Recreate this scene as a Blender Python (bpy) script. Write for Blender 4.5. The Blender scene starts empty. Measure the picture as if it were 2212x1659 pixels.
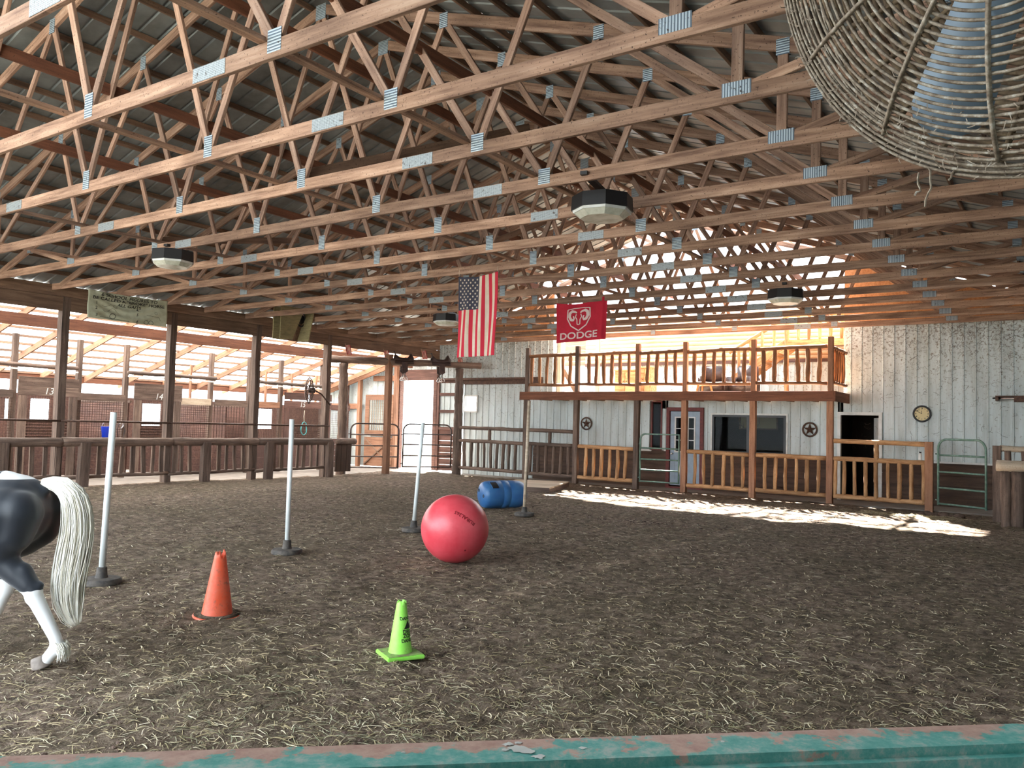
import bpy, bmesh, math, random
from mathutils import Vector, Matrix, noise
random.seed(7)
PI = math.pi
V = Vector
scn = bpy.context.scene
COL = scn.collection
# ------------------------------------------------------------------ camera
EYE = V((0, 0, 1.65))
F, YAW, PITCH, ROLL = 1763.94, math.radians(34.2147), math.radians(2.93159), math.radians(1.49273)
fw = V((-math.sin(YAW)*math.cos(PITCH), math.cos(YAW)*math.cos(PITCH), math.sin(PITCH)))
r0 = V((math.cos(YAW), math.sin(YAW), 0)); u0 = r0.cross(fw)
rt = r0*math.cos(ROLL) + u0*math.sin(ROLL); up = u0*math.cos(ROLL) - r0*math.sin(ROLL)
cd = bpy.data.cameras.new('camera'); cam = bpy.data.objects.new('camera', cd); COL.objects.link(cam)
cd.sensor_width = 36; cd.lens = F/2212*36; cd.clip_start = .05; cd.clip_end = 300
m = Matrix((rt, up, -fw)).transposed().to_4x4(); m.translation = EYE; cam.matrix_world = m
scn.camera = cam
# measured directions in the photograph turned into points on known planes of the building
def ray(x, y): return rt*((x-1106)/F) + up*((829.5-y)/F) + fw
def AY(x, y, Y): r = ray(x, y); return EYE + r*(Y/r.y)
def AX(x, y, X): r = ray(x, y); return EYE + r*(X/r.x)
def AZ(x, y, z): r = ray(x, y); return EYE + r*((z-1.65)/r.z)

# ------------------------------------------------------------------ materials
def new_mat(name):
    mt = bpy.data.materials.new(name); mt.use_nodes = True
    nt = mt.node_tree; nt.nodes.clear()
    out = nt.nodes.new('ShaderNodeOutputMaterial'); b = nt.nodes.new('ShaderNodeBsdfPrincipled')
    nt.links.new(b.outputs[0], out.inputs[0])
    return mt, nt, b, out
def N(nt, t, **kw):
    n = nt.nodes.new(t)
    for k, v in kw.items(): setattr(n, k, v)
    return n
def coords(nt, scale=(1, 1, 1), rnd=True, kind='Object'):
    tc = N(nt, 'ShaderNodeTexCoord'); mp = N(nt, 'ShaderNodeMapping')
    mp.inputs['Scale'].default_value = scale
    nt.links.new(tc.outputs[kind], mp.inputs[0])
    if rnd:
        oi = N(nt, 'ShaderNodeObjectInfo'); ml = N(nt, 'ShaderNodeVectorMath', operation='SCALE')
        cb = N(nt, 'ShaderNodeCombineXYZ')
        for i in range(3): nt.links.new(oi.outputs['Random'], cb.inputs[i])
        nt.links.new(cb.outputs[0], ml.inputs[0]); ml.inputs['Scale'].default_value = 37.0
        nt.links.new(ml.outputs[0], mp.inputs['Location'])
    return mp.outputs[0]
def noise_n(nt, vec, scale, detail=5, rough=.6):
    n = N(nt, 'ShaderNodeTexNoise'); n.inputs['Scale'].default_value = scale
    n.inputs['Detail'].default_value = detail; n.inputs['Roughness'].default_value = rough
    nt.links.new(vec, n.inputs['Vector']); return n.outputs[0]
def ramp(nt, fac, stops):
    r = N(nt, 'ShaderNodeValToRGB'); e = r.color_ramp.elements
    while len(e) > 1: e.remove(e[-1])
    e[0].position = stops[0][0]; e[0].color = (*stops[0][1], 1)
    for p, c in stops[1:]:
        k = e.new(p); k.color = (*c, 1)
    nt.links.new(fac, r.inputs[0]); return r.outputs[0]
def mixc(nt, fac, a, b, mode='MIX'):
    mx = N(nt, 'ShaderNodeMix', data_type='RGBA', blend_type=mode)
    for sock, v in ((mx.inputs[0], fac), (mx.inputs[6], a), (mx.inputs[7], b)):
        if hasattr(v, 'links') or hasattr(v, 'is_linked'): nt.links.new(v, sock)
        elif isinstance(v, (int, float)): sock.default_value = v
        else: sock.default_value = (*v, 1)
    return mx.outputs[2]
def bump(nt, b, h, s=.3, d=.01):
    bp = N(nt, 'ShaderNodeBump'); bp.inputs['Strength'].default_value = s; bp.inputs['Distance'].default_value = d
    nt.links.new(h, bp.inputs['Height']); nt.links.new(bp.outputs[0], b.inputs['Normal'])
def srgb(r, g, b):
    f = lambda c: (c/255/12.92) if c <= 10 else ((c/255+.055)/1.055)**2.4
    return (f(r), f(g), f(b))
def wood(name, c1, c2, c3=None, sc=(.6, 9, 9), rough=.8, bs=.35, vary=.25):
    mt, nt, b, _ = new_mat(name)
    v = coords(nt, sc); g = noise_n(nt, v, 2.2, 6, .65)
    col = ramp(nt, g, [(.32, c1), (.55, c2), (.75, c3 or c2)])
    v2 = coords(nt, (1, 1, 1)); sp = noise_n(nt, v2, 55, 3, .6)
    col = mixc(nt, ramp(nt, sp, [(.62, (0, 0, 0)), (.7, (1, 1, 1))]), col, tuple(c*.35 for c in c1))
    big = noise_n(nt, v2, 1.3, 3, .5)
    col = mixc(nt, ramp(nt, big, [(.4, (0, 0, 0)), (.75, (.5, .5, .5))]), col, tuple(c*.6 for c in c1))
    oi = N(nt, 'ShaderNodeObjectInfo'); hs = N(nt, 'ShaderNodeHueSaturation')
    mr = N(nt, 'ShaderNodeMapRange'); mr.inputs[3].default_value = 1-vary; mr.inputs[4].default_value = 1+vary
    nt.links.new(oi.outputs['Random'], mr.inputs[0]); nt.links.new(mr.outputs[0], hs.inputs['Value'])
    nt.links.new(col, hs.inputs['Color']); nt.links.new(hs.outputs[0], b.inputs['Base Color'])
    b.inputs['Roughness'].default_value = rough
    bump(nt, b, g, bs, .006); return mt
def plain(name, c, rough=.6, metal=0, c2=None, ns=8, bs=0, spec=None):
    mt, nt, b, _ = new_mat(name)
    if c2:
        n = noise_n(nt, coords(nt), ns, 5, .6); col = ramp(nt, n, [(.4, c), (.68, c2)])
        nt.links.new(col, b.inputs['Base Color'])
        if bs: bump(nt, b, n, bs, .01)
    else: b.inputs['Base Color'].default_value = (*c, 1)
    b.inputs['Roughness'].default_value = rough; b.inputs['Metallic'].default_value = metal
    if spec is not None: b.inputs['Specular IOR Level'].default_value = spec
    return mt
M = {}
M['chord'] = wood('truss_lumber', srgb(114, 84, 68), srgb(170, 136, 114), srgb(198, 168, 146))
M['dark'] = wood('aged_lumber', srgb(100, 76, 62), srgb(134, 106, 86), srgb(152, 124, 104))
M['grey'] = wood('weathered_timber', srgb(70, 54, 46), srgb(112, 92, 80), srgb(138, 118, 104))
M['red'] = wood('stained_board', srgb(70, 46, 40), srgb(100, 70, 60), srgb(118, 88, 76))
M['log'] = wood('peeled_log', srgb(140, 96, 60), srgb(188, 144, 102), srgb(210, 170, 128), (1, 6, 6))
M['logdark'] = wood('shaded_log', srgb(104, 68, 44), srgb(150, 104, 70), srgb(174, 126, 88), (1, 6, 6))  # darker copy of peeled_log, the balcony's backlit shade put into the colour
M['post'] = wood('porch_post_lumber', srgb(124, 84, 60), srgb(158, 114, 88), srgb(178, 136, 108))
M['beam'] = wood('stained_beam', srgb(98, 58, 40), srgb(128, 80, 56), srgb(144, 96, 70))
M['siding'] = wood('log_siding_wood', srgb(186, 146, 110), srgb(218, 184, 150), srgb(230, 200, 168), (.4, 5, 5), vary=.02)
M['osb'] = wood('sheathing_board', srgb(176, 118, 74), srgb(206, 150, 104), srgb(214, 166, 120), (8, 8, 8), vary=.05)
M['wains'] = wood('plank_wainscot', srgb(62, 46, 38), srgb(88, 68, 56), srgb(100, 80, 66), (.5, 5, 5), vary=.03)
M['pale'] = wood('pale_board', srgb(160, 140, 120), srgb(196, 178, 156), srgb(210, 196, 176))
M['black'] = plain('black_enamel', (.012, .012, .014), .45)
M['rust'] = plain('rusty_metal', srgb(70, 50, 42), .6, .5, srgb(100, 74, 60), 20)
M['white'] = plain('white_paint', srgb(214, 216, 214), .45, 0, srgb(196, 196, 190), 6)
M['pvc'] = plain('white_plastic_pipe', srgb(222, 228, 228), .4, 0, srgb(205, 208, 206), 3)
M['rubber'] = plain('dusty_rubber', srgb(58, 54, 52), .8, 0, srgb(92, 84, 76), 14, .2)
M['ltgreen'] = plain('green_gate_paint', srgb(88, 118, 106), .5, .2, srgb(128, 150, 138), 9)
M['gategrey'] = plain('brown_gate_tube', srgb(74, 60, 56), .5, .4, srgb(104, 88, 82), 10)
M['redtrim'] = plain('red_trim_paint', srgb(110, 44, 40), .6, 0, srgb(90, 34, 32), 12)
M['doorblue'] = plain('grey_blue_door_paint', srgb(150, 168, 186), .5, 0, srgb(138, 154, 170), 5)
M['chrome'] = plain('bright_metal', (.7, .7, .7), .25, 1)
M['lens'] = plain('lamp_lens', srgb(205, 205, 190), .25, 0, srgb(170, 170, 150), 8)
M['glass'] = plain('dark_window_glass', (.02, .022, .022), .06, 0, spec=.8)
M['bluepl'] = plain('blue_plastic', srgb(48, 96, 150), .42, 0, srgb(62, 112, 160), 5)
M['bucket'] = plain('bright_blue_plastic', srgb(20, 60, 200), .4)
M['lead'] = plain('teal_rope', srgb(80, 150, 150), .8)
M['leather'] = plain('brown_leather', srgb(44, 30, 28), .5, 0, srgb(66, 46, 40), 12)
M['concrete'] = plain('concrete', srgb(112, 102, 94), .85, 0, srgb(134, 124, 114), 3, .1)
M['yard'] = plain('gravel_yard', srgb(122, 120, 108), .95, 0, srgb(142, 138, 126), 2)
M['ink'] = plain('black_ink', (.01, .01, .01), .6)
M['cream'] = plain('clock_face_paper', srgb(214, 198, 150), .6)
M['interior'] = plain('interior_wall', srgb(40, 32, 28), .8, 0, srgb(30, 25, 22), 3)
M['flagred'] = plain('flag_red_cloth', srgb(186, 34, 56), .85)
M['flagwhite'] = plain('flag_white_cloth', srgb(206, 192, 176), .85, 0, srgb(196, 176, 150), 5)
M['flagblue'] = plain('flag_blue_cloth', srgb(52, 52, 66), .85)
M['dodge'] = plain('crimson_banner_cloth', srgb(196, 24, 54), .8, 0, srgb(176, 18, 46), 4)
M['dodgeink'] = plain('pale_banner_print', srgb(226, 204, 200), .8)
M['banner'] = plain('dusty_white_vinyl', srgb(188, 192, 168), .7, 0, srgb(158, 158, 132), 4)
M['plywood'] = wood('plywood', srgb(120, 110, 78), srgb(150, 138, 100), None, (2, 2, 12))
def plate_mat(axis='Z'):
    mt, nt, b, _ = new_mat('galvanised_plate')
    v = coords(nt, (1, 1, 1), False); w = N(nt, 'ShaderNodeTexWave', bands_direction=axis)
    w.inputs['Scale'].default_value = 13; w.inputs['Distortion'].default_value = .4
    nt.links.new(v, w.inputs[0])
    n = noise_n(nt, coords(nt), 30, 3, .6)
    c = ramp(nt, w.outputs[1], [(.1, srgb(86, 100, 114)), (.6, srgb(172, 186, 196))])
    c = mixc(nt, ramp(nt, n, [(.62, (0, 0, 0)), (.7, (1, 1, 1))]), c, srgb(70, 66, 64))
    nt.links.new(c, b.inputs['Base Color']); b.inputs['Roughness'].default_value = .5; b.inputs['Metallic'].default_value = .35
    bump(nt, b, w.outputs[1], .7, .004); return mt
M['plate'] = plate_mat(); M['plate_x'] = plate_mat('X')
def splice_mat():
    mt, nt, b, _ = new_mat('perforated_plate')
    v = coords(nt, (1, 1, 1), False); ck = N(nt, 'ShaderNodeTexVoronoi'); ck.inputs['Scale'].default_value = 70
    ck.inputs['Randomness'].default_value = .1
    nt.links.new(v, ck.inputs['Vector'])
    n = noise_n(nt, coords(nt), 22, 3, .6)
    c = ramp(nt, ck.outputs['Distance'], [(.25, srgb(70, 76, 80)), (.45, srgb(164, 172, 176))])
    c = mixc(nt, ramp(nt, n, [(.6, (0, 0, 0)), (.68, (1, 1, 1))]), c, srgb(84, 78, 74))
    nt.links.new(c, b.inputs['Base Color']); b.inputs['Roughness'].default_value = .5; b.inputs['Metallic'].default_value = .3
    return mt
M['splice'] = splice_mat()
def metal_wall():
    mt, nt, b, _ = new_mat('dusty_white_wall_metal')
    v = coords(nt, (1, 1, .12), False); n = noise_n(nt, v, 3.0, 6, .7)
    c = ramp(nt, n, [(.3, srgb(160, 166, 162)), (.55, srgb(192, 202, 202)), (.75, srgb(204, 214, 216))])
    v2 = coords(nt, (1, 1, 1), False)
    sp = noise_n(nt, v2, 16, 5, .75)
    tc = N(nt, 'ShaderNodeTexCoord'); sx = N(nt, 'ShaderNodeSeparateXYZ'); nt.links.new(tc.outputs['Object'], sx.inputs[0])
    mr = N(nt, 'ShaderNodeMapRange'); mr.inputs[1].default_value = 2.2; mr.inputs[2].default_value = 4.4
    mr.inputs[3].default_value = .0; mr.inputs[4].default_value = .09
    nt.links.new(sx.outputs[2], mr.inputs[0])
    ad = N(nt, 'ShaderNodeMath', operation='ADD'); nt.links.new(sp, ad.inputs[0]); nt.links.new(mr.outputs[0], ad.inputs[1])
    c = mixc(nt, ramp(nt, ad.outputs[0], [(.6, (0, 0, 0)), (.7, (.85, .85, .85))]), c, srgb(104, 88, 72))
    nt.links.new(c, b.inputs['Base Color']); b.inputs['Roughness'].default_value = .55; b.inputs['Metallic'].default_value = .1
    return mt
M['wallmetal'] = metal_wall()
def roof_metal(name, tr=0.0, c1=srgb(146, 154, 156), c2=srgb(110, 114, 114)):
    mt, nt, b, out = new_mat(name)
    v = coords(nt, (1, 1, 1), False); n = noise_n(nt, v, 1.5, 5, .6)
    c = ramp(nt, n, [(.35, c2), (.65, c1)])
    nt.links.new(c, b.inputs['Base Color']); b.inputs['Roughness'].default_value = .38; b.inputs['Metallic'].default_value = .25
    if tr:
        t = N(nt, 'ShaderNodeBsdfTranslucent'); t.inputs[0].default_value = (1, .99, .97, 1)
        mx = N(nt, 'ShaderNodeMixShader'); mx.inputs[0].default_value = tr
        nt.links.new(b.outputs[0], mx.inputs[1]); nt.links.new(t.outputs[0], mx.inputs[2]); nt.links.new(mx.outputs[0], out.inputs[0])
    return mt
M['roof'] = roof_metal('roof_metal_underside')
M['leanroof'] = roof_metal('translucent_roof_panel', .3, srgb(225, 225, 220), srgb(200, 200, 195))
def dirt_mat():
    mt, nt, b, _ = new_mat('arena_dirt')
    v = coords(nt, (1, 1, 1), False)
    n1 = noise_n(nt, v, .5, 4, .6); n2 = noise_n(nt, v, 9, 8, .7); n3 = noise_n(nt, v, 60, 4, .7)
    c = ramp(nt, n2, [(.36, srgb(62, 50, 44)), (.5, srgb(124, 104, 91)), (.66, srgb(178, 156, 139))])  # dark low end of the noise paints shade into the crevices
    c = mixc(nt, ramp(nt, n3, [(.45, (0, 0, 0)), (.75, (.55, .55, .55))]), c, srgb(196, 180, 152))
    c = mixc(nt, ramp(nt, n1, [(.4, (0, 0, 0)), (.62, (.45, .45, .45))]), c, srgb(104, 94, 72))
    nt.links.new(c, b.inputs['Base Color']); b.inputs['Roughness'].default_value = .95
    b.inputs['Specular IOR Level'].default_value = .15
    ad = N(nt, 'ShaderNodeMath', operation='ADD'); nt.links.new(n2, ad.inputs[0]); nt.links.new(n3, ad.inputs[1])
    bump(nt, b, ad.outputs[0], 1, .06); return mt
M['dirt'] = dirt_mat()
def straw_mat(name, cols):
    mt, nt, b, _ = new_mat(name)
    g = N(nt, 'ShaderNodeNewGeometry')
    c = ramp(nt, g.outputs['Random Per Island'], [(i/(len(cols)-1), c) for i, c in enumerate(cols)])
    nt.links.new(c, b.inputs['Base Color']); b.inputs['Roughness'].default_value = .7; return mt
M['straw'] = straw_mat('dry_straw', [srgb(120, 104, 80), srgb(206, 188, 150), srgb(150, 134, 100), srgb(232, 220, 190), srgb(120, 110, 76), srgb(186, 170, 130)])
M['hay'] = straw_mat('green_hay', [srgb(112, 104, 76), srgb(176, 172, 134), srgb(126, 128, 94), srgb(210, 208, 178), srgb(90, 92, 66), srgb(156, 160, 130)])

# ------------------------------------------------------------------ mesh helpers
def link(name, me, mat=None, parent=None, loc=None, mw=None, smooth=False):
    o = bpy.data.objects.new(name, me); COL.objects.link(o)
    if mat and not me.materials:
        me.materials.append(M[mat] if isinstance(mat, str) else mat)
    if parent: o.parent = parent
    if mw is not None: o.matrix_local = mw
    elif loc is not None: o.location = loc
    if smooth:
        for p in me.polygons: p.use_smooth = True
    return o
def tag(o, label=None, cat=None, group=None, kind=None):
    if label: o['label'] = label
    if cat: o['category'] = cat
    if group: o['group'] = group
    if kind: o['kind'] = kind
    return o
def thing(name, label, cat, loc=(0, 0, 0), rz=0, group=None):
    o = bpy.data.objects.new(name, None); COL.objects.link(o); o.empty_display_size = .1
    o.location = loc; o.rotation_euler = (0, 0, rz); return tag(o, label, cat, group)
class MB:
    def __init__(s): s.v = []; s.f = []; s.m = []
    def add(s, vs, fs, mi=0):
        k = len(s.v); s.v += [tuple(v) for v in vs]; s.f += [tuple(i+k for i in f) for f in fs]; s.m += [mi]*len(fs); return s
    def box(s, a, b, mi=0):
        x0, y0, z0 = a; x1, y1, z1 = b
        return s.add([(x0,y0,z0),(x1,y0,z0),(x1,y1,z0),(x0,y1,z0),(x0,y0,z1),(x1,y0,z1),(x1,y1,z1),(x0,y1,z1)],
                     [(0,3,2,1),(4,5,6,7),(0,1,5,4),(1,2,6,5),(2,3,7,6),(3,0,4,7)], mi)
    def bar(s, p0, p1, w, h, upv=(0, 0, 1), mi=0):
        p0 = V(p0); p1 = V(p1); d = (p1-p0).normalized(); u = V(upv)
        if abs(d.dot(u)) > .98: u = V((1, 0, 0))
        sd = d.cross(u).normalized(); u = sd.cross(d)
        vs = [p + sd*a*w/2 + u*b*h/2 for p in (p0, p1) for a, b in ((-1,-1),(1,-1),(1,1),(-1,1))]
        return s.add(vs, [(0,1,2,3),(7,6,5,4),(0,4,5,1),(1,5,6,2),(2,6,7,3),(3,7,4,0)], mi)
    def tube(s, pts, r, seg=10, caps=True, mi=0, closed=False, wob=0, seed=0):
        pts = [V(p) for p in pts]; n = len(pts); rs = r if isinstance(r, (list, tuple)) else [r]*n
        k = len(s.v); prev = None
        for i, p in enumerate(pts):
            if closed: d = (pts[(i+1) % n]-pts[i-1])
            else: d = pts[min(i+1, n-1)]-pts[max(i-1, 0)]
            d.normalize()
            if prev is None:
                a = V((0, 0, 1)) if abs(d.z) < .9 else V((1, 0, 0)); prev = d.cross(a).normalized()
            prev = (prev - d*prev.dot(d)).normalized(); q = d.cross(prev)
            for j in range(seg):
                t = 2*PI*j/seg; rr = rs[i]
                if wob: rr *= 1 + wob*noise.noise(V((math.cos(t)*1.3+seed, math.sin(t)*1.3, i*.7+seed)))
                s.v.append(tuple(p + prev*math.cos(t)*rr + q*math.sin(t)*rr))
        m_ = n if closed else n-1
        for i in range(m_):
            a = k+i*seg; b = k+((i+1) % n)*seg
            for j in range(seg):
                s.f.append((a+j, a+(j+1) % seg, b+(j+1) % seg, b+j)); s.m.append(mi)
        if caps and not closed:
            s.f.append(tuple(k+j for j in reversed(range(seg)))); s.f.append(tuple(k+(n-1)*seg+j for j in range(seg))); s.m += [mi]*2
        return s
    def lathe(s, prof, c=(0, 0, 0), seg=24, mi=0, axis=None, caps=True):
        # prof: list of (r, z) ; axis optional direction
        ax = V(axis).normalized() if axis else V((0, 0, 1))
        a = V((1, 0, 0)) if abs(ax.x) < .9 else V((0, 1, 0)); e1 = ax.cross(a).normalized(); e2 = ax.cross(e1)
        if not axis: e1 = V((1, 0, 0)); e2 = V((0, 1, 0))
        k = len(s.v); c = V(c)
        for r, z in prof:
            for j in range(seg):
                t = 2*PI*j/seg; s.v.append(tuple(c + ax*z + (e1*math.cos(t)+e2*math.sin(t))*r))
        for i in range(len(prof)-1):
            a_, b_ = k+i*seg, k+(i+1)*seg
            for j in range(seg): s.f.append((a_+j, a_+(j+1) % seg, b_+(j+1) % seg, b_+j)); s.m.append(mi)
        if caps:
            s.f.append(tuple(k+j for j in reversed(range(seg)))); s.f.append(tuple(k+(len(prof)-1)*seg+j for j in range(seg))); s.m += [mi]*2
        return s
    def mesh(s, name='m', smooth=False):
        me = bpy.data.meshes.new(name); me.from_pydata(s.v, [], s.f)
        if any(s.m): me.polygons.foreach_set('material_index', s.m)
        if smooth: me.polygons.foreach_set('use_smooth', [True]*len(s.f))
        me.update(); return me
    def build(s, name, mat, parent=None, smooth=False, loc=None, mats=None):
        me = s.mesh(name, smooth)
        for mm in (mats or [mat]): me.materials.append(M[mm] if isinstance(mm, str) else mm)
        return link(name, me, None, parent, loc)
def autosmooth(o, ang=35):
    me = o.data
    for p in me.polygons: p.use_smooth = True
    me.set_sharp_from_angle(angle=math.radians(ang)); return o
def beam(name, p0, p1, w, h, mat, parent=None, upv=(0, 0, 1), chamfer=.004, wear=0):
    """timber whose local X runs along the grain; coordinates are in the parent's space"""
    p0 = V(p0); p1 = V(p1); L = (p1-p0).length; d = (p1-p0)/L; u = V(upv)
    if abs(d.dot(u)) > .98: u = V((0, 1, 0))
    sd = u.cross(d).normalized(); u = d.cross(sd)
    c = chamfer; hw, hh = w/2, h/2
    ring = [(-hw+c,-hh),(hw-c,-hh),(hw,-hh+c),(hw,hh-c),(hw-c,hh),(-hw+c,hh),(-hw,hh-c),(-hw,-hh+c)]
    n = max(1, int(L/.25)) if wear else 1
    vs = []
    sd_ = random.random()*50
    for i in range(n+1):
        x = L*i/n
        wy = wear*noise.noise(V((x*.8+sd_, 0, 0))) if wear else 0; wz = wear*noise.noise(V((x*.8+sd_, 9, 0))) if wear else 0
        vs += [(x, a+wy, b+wz) for a, b in ring]
    fs = [tuple(range(8))[::-1] and tuple(reversed(range(8)))]
    for i in range(n):
        for j in range(8): a = i*8; fs.append((a+j, a+(j+1) % 8, a+8+(j+1) % 8, a+8+j))
    fs.append(tuple(n*8+j for j in range(8)))
    me = bpy.data.meshes.new(name); me.from_pydata(vs, [], fs); me.materials.append(M[mat]); me.update()
    mw = Matrix((d, sd, u)).transposed().to_4x4(); mw.translation = p0
    return link(name, me, None, parent, mw=mw)
def log(name, p0, p1, r, mat, parent=None, r1=None, wob=.25, bend=.01, seg=12, necks=False):
    p0 = V(p0); p1 = V(p1); L = (p1-p0).length; d = (p1-p0)/L; r1 = r1 or r
    n = max(5, min(60, int(L/.12))); sd = random.random()*99; mb = MB(); pts = []; rs = []
    for i in range(n+1):
        t = i/n; rr = r+(r1-r)*t
        if necks: rr *= .74+.26*min(1, 6*min(t, 1-t)+.1)
        rr *= 1+.10*noise.noise(V((t*L*3+sd, 1, 2)))
        pts.append((t*L, bend*noise.noise(V((t*L*1.2+sd, 0, 0)))*2, bend*noise.noise(V((t*L*1.2+sd, 5, 0)))*2)); rs.append(rr)
    mb.tube(pts, rs, seg, True, 0, False, wob, sd)
    me = mb.mesh(name, True); me.materials.append(M[mat])
    u = V((0, 0, 1)) if abs(d.z) < .95 else V((0, 1, 0))
    s_ = u.cross(d).normalized(); u = d.cross(s_); mw = Matrix((d, s_, u)).transposed().to_4x4(); mw.translation = p0
    return link(name, me, None, parent, mw=mw)
def copy_tree(o, parent=None):
    c = o.copy(); COL.objects.link(c)
    if parent: c.parent = parent
    for ch in list(o.children): copy_tree(ch, c)
    return c
def text_mesh(body, size, extr=.002, align='CENTER', shear=0, bold=0):
    cu = bpy.data.curves.new('t', 'FONT'); cu.body = body; cu.size = size; cu.extrude = extr
    cu.align_x = align; cu.align_y = 'CENTER'; cu.shear = shear; cu.offset = bold
    ob = bpy.data.objects.new('t', cu); COL.objects.link(ob)
    dg = bpy.context.evaluated_depsgraph_get(); dg.update()
    me = bpy.data.meshes.new_from_object(ob.evaluated_get(dg)); bpy.data.objects.remove(ob); bpy.data.curves.remove(cu)
    return me
def text(name, body, size, mat, mw, parent=None, **kw):
    me = text_mesh(body, size, **kw); me.materials.clear(); me.materials.append(M[mat])
    return link(name, me, None, parent, mw=mw)
def frame(loc, right, upv):
    r = V(right).normalized(); u = V(upv).normalized(); n = r.cross(u)
    m_ = Matrix((r, u, n)).transposed().to_4x4(); m_.translation = V(loc); return m_
ORD = ['first', 'second', 'third', 'fourth', 'fifth', 'sixth', 'seventh', 'eighth', 'ninth', 'tenth', 'eleventh', 'twelfth', 'thirteenth',
       'fourteenth', 'fifteenth', 'sixteenth', 'seventeenth', 'eighteenth', 'nineteenth', 'twentieth', 'twenty-first', 'twenty-second', 'twenty-third', 'twenty-fourth']
# ------------------------------------------------------------------ ground, walls, roofs
XL, XR, YW = -18.7, 1.15, 22.7          # arena side (kick rail), right wall, back wall
XS, XO = -21.2, -24.6                    # stall fronts, outer wall
TY = lambda n: 5.27 + 1.29*(n-3)         # truss n stands here
def rz_roof(x): return 7.62 - .325*abs(x+8.8)
def lean_z(x): return 4.42 + (x-XL)*.285
def gz(x, y):
    t = max(0, min(1, (x+14)/11))*max(0, min(1, (y-13)/7))
    z = -.075*t + .03*max(0, 1-abs(y-20.6)/1.6)*(1-t)
    z += .05*noise.noise(V((x*.35, y*.35, 3))) + .028*noise.noise(V((x*1.7, y*1.7, 0))) + .020*noise.noise(V((x*5, y*5, 7))) + .008*noise.noise(V((x*13, y*13, 5)))
    return z
def dirt_floor():
    xs = []; x = -18.85
    while x < 1.2: xs.append(x); x += .055 if x > -12 else .09
    ys = []; y = -1.5
    while y < 21.3: ys.append(y); y += .05 if 1.5 < y < 12 else .09
    nx = len(xs); vs = [(x, y, gz(x, y) if y < 21.25 else -.12) for y in ys for x in xs]
    fs = [(j*nx+i, j*nx+i+1, (j+1)*nx+i+1, (j+1)*nx+i) for j in range(len(ys)-1) for i in range(nx-1)]
    me = bpy.data.meshes.new('floor'); me.from_pydata(vs, [], fs); me.polygons.foreach_set('use_smooth', [True]*len(fs))
    me.materials.append(M['dirt']); return link('floor', me)
tag(dirt_floor(), 'churned brown dirt floor of the riding arena', kind='structure')
mb = MB(); mb.box((-26, -1.6, -.35), (-18.8, 27, -.03)); mb.box((-18.8, 21.2, -.35), (1.3, 26.5, -.05))
tag(mb.build('floor', 'concrete'), 'concrete aisle floor around the arena', kind='structure')
mb = MB(); mb.box((-60, -40, -.6), (50, 60, -.36))
mb.box((-30, 22.9, -.36), (-17, 50, -.06)); mb.box((-50, -40, -.36), (40, -1.7, -.06)); mb.box((-50, -1.7, -.36), (-26.05, 50, -.1))
tag(mb.build('floor', 'yard'), 'pale sunlit gravel yard outside the barn', kind='structure')

def ribbed(mb, x0, x1, z0, z1, y, th=.0, pitch=.26, n=(0, -1), fixed=None):
    """ribbed sheet in plane Y=y (ribs at multiples of pitch), facing -Y"""
    pts = [x0]; k = math.ceil(x0/pitch)
    prof = []
    while k*pitch < x1+.001:
        c = k*pitch
        for dx, dy in ((-.022, 0), (-.011, -.02), (.011, -.02), (.022, 0)):
            if x0 < c+dx < x1: prof.append((c+dx, dy))
        k += 1
    prof = [(x0, 0)] + prof + [(x1, 0)]
    b = len(mb.v)
    for x, dy in prof: mb.v += [(x, y+dy, z0), (x, y+dy, z1)]
    for i in range(len(prof)-1):
        mb.f.append((b+2*i, b+2*i+2, b+2*i+3, b+2*i+1)); mb.m.append(0)
    mb.box((x0, y+.012, z0), (x1, y+.06, z1))
    return mb
# back wall: white ribbed metal, left out where there are openings
WT = 4.53
mb = MB()
for x0, x1, z0, z1 in [(XO, -20.37, 0, 4.2), (-20.37, -18.72, 3.22, 4.2), (-18.72, -16.0, 3.22, WT), (-18.72, -18.5, 0, 3.22),
                       (-17.45, -17.38, -.1, 3.22), (-17.38, -16.87, -.1, 2.12), (-17.38, -16.87, 2.63, 3.22), (-16.87, -16.0, -.1, 3.22), (-16, -14.5, -.1, WT), (-14.5, -10.32, 1.04, WT-.0 if False else 2.55), (-14.5, -13.85, 2.55, WT),
                       (-9.98, -9.8, 1.04, 2.55), (-9.98, -8.7, 2.28, 2.55), (-8.7, -8.42, 1.04, 2.55), (-8.42, -6.34, 2.12, 2.55), (-6.34, -5.0, 1.04, 2.55),
                       (-5.0, -3.91, 2.24, 2.55), (-4.86, -3.91, 2.55, WT), (-3.91, XR, 1.04, WT), (-5.0, -4.86, 2.24, 2.6)]:
    ribbed(mb, x0, x1, z0, z1, YW)
o = tag(mb.build('wall_back', 'wallmetal'), 'white ribbed metal wall, dusty and streaked', kind='structure')
mb = MB()   # plank wainscot under the metal
for x0, x1 in ((-14.5, -9.8), (-8.7, -5.0), (-3.91, XR)):
    z = -.1; 
    while z < 1.0:
        mb.box((x0, YW-.045+random.uniform(0, .006), z), (x1, YW+.03, min(1.0, z+.262))); z += .27
    mb.box((x0, YW+.031, -.1), (x1, YW+.06, 1.045))  # hidden backing board, added to stop light leaking through the plank gaps
tag(mb.build('trim_1', 'wains'), 'dark plank wainscot along the back wall', kind='structure')
mb = MB()
for x0, x1 in ((-12.8, -10.3), (-3.91, XR), (-6.3, -5.1)): mb.box((x0, YW-.07, 1.0), (x1, YW, 1.045))
tag(mb.build('trim_2', 'white'), 'white cap strip above the wainscot', kind='structure')
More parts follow.
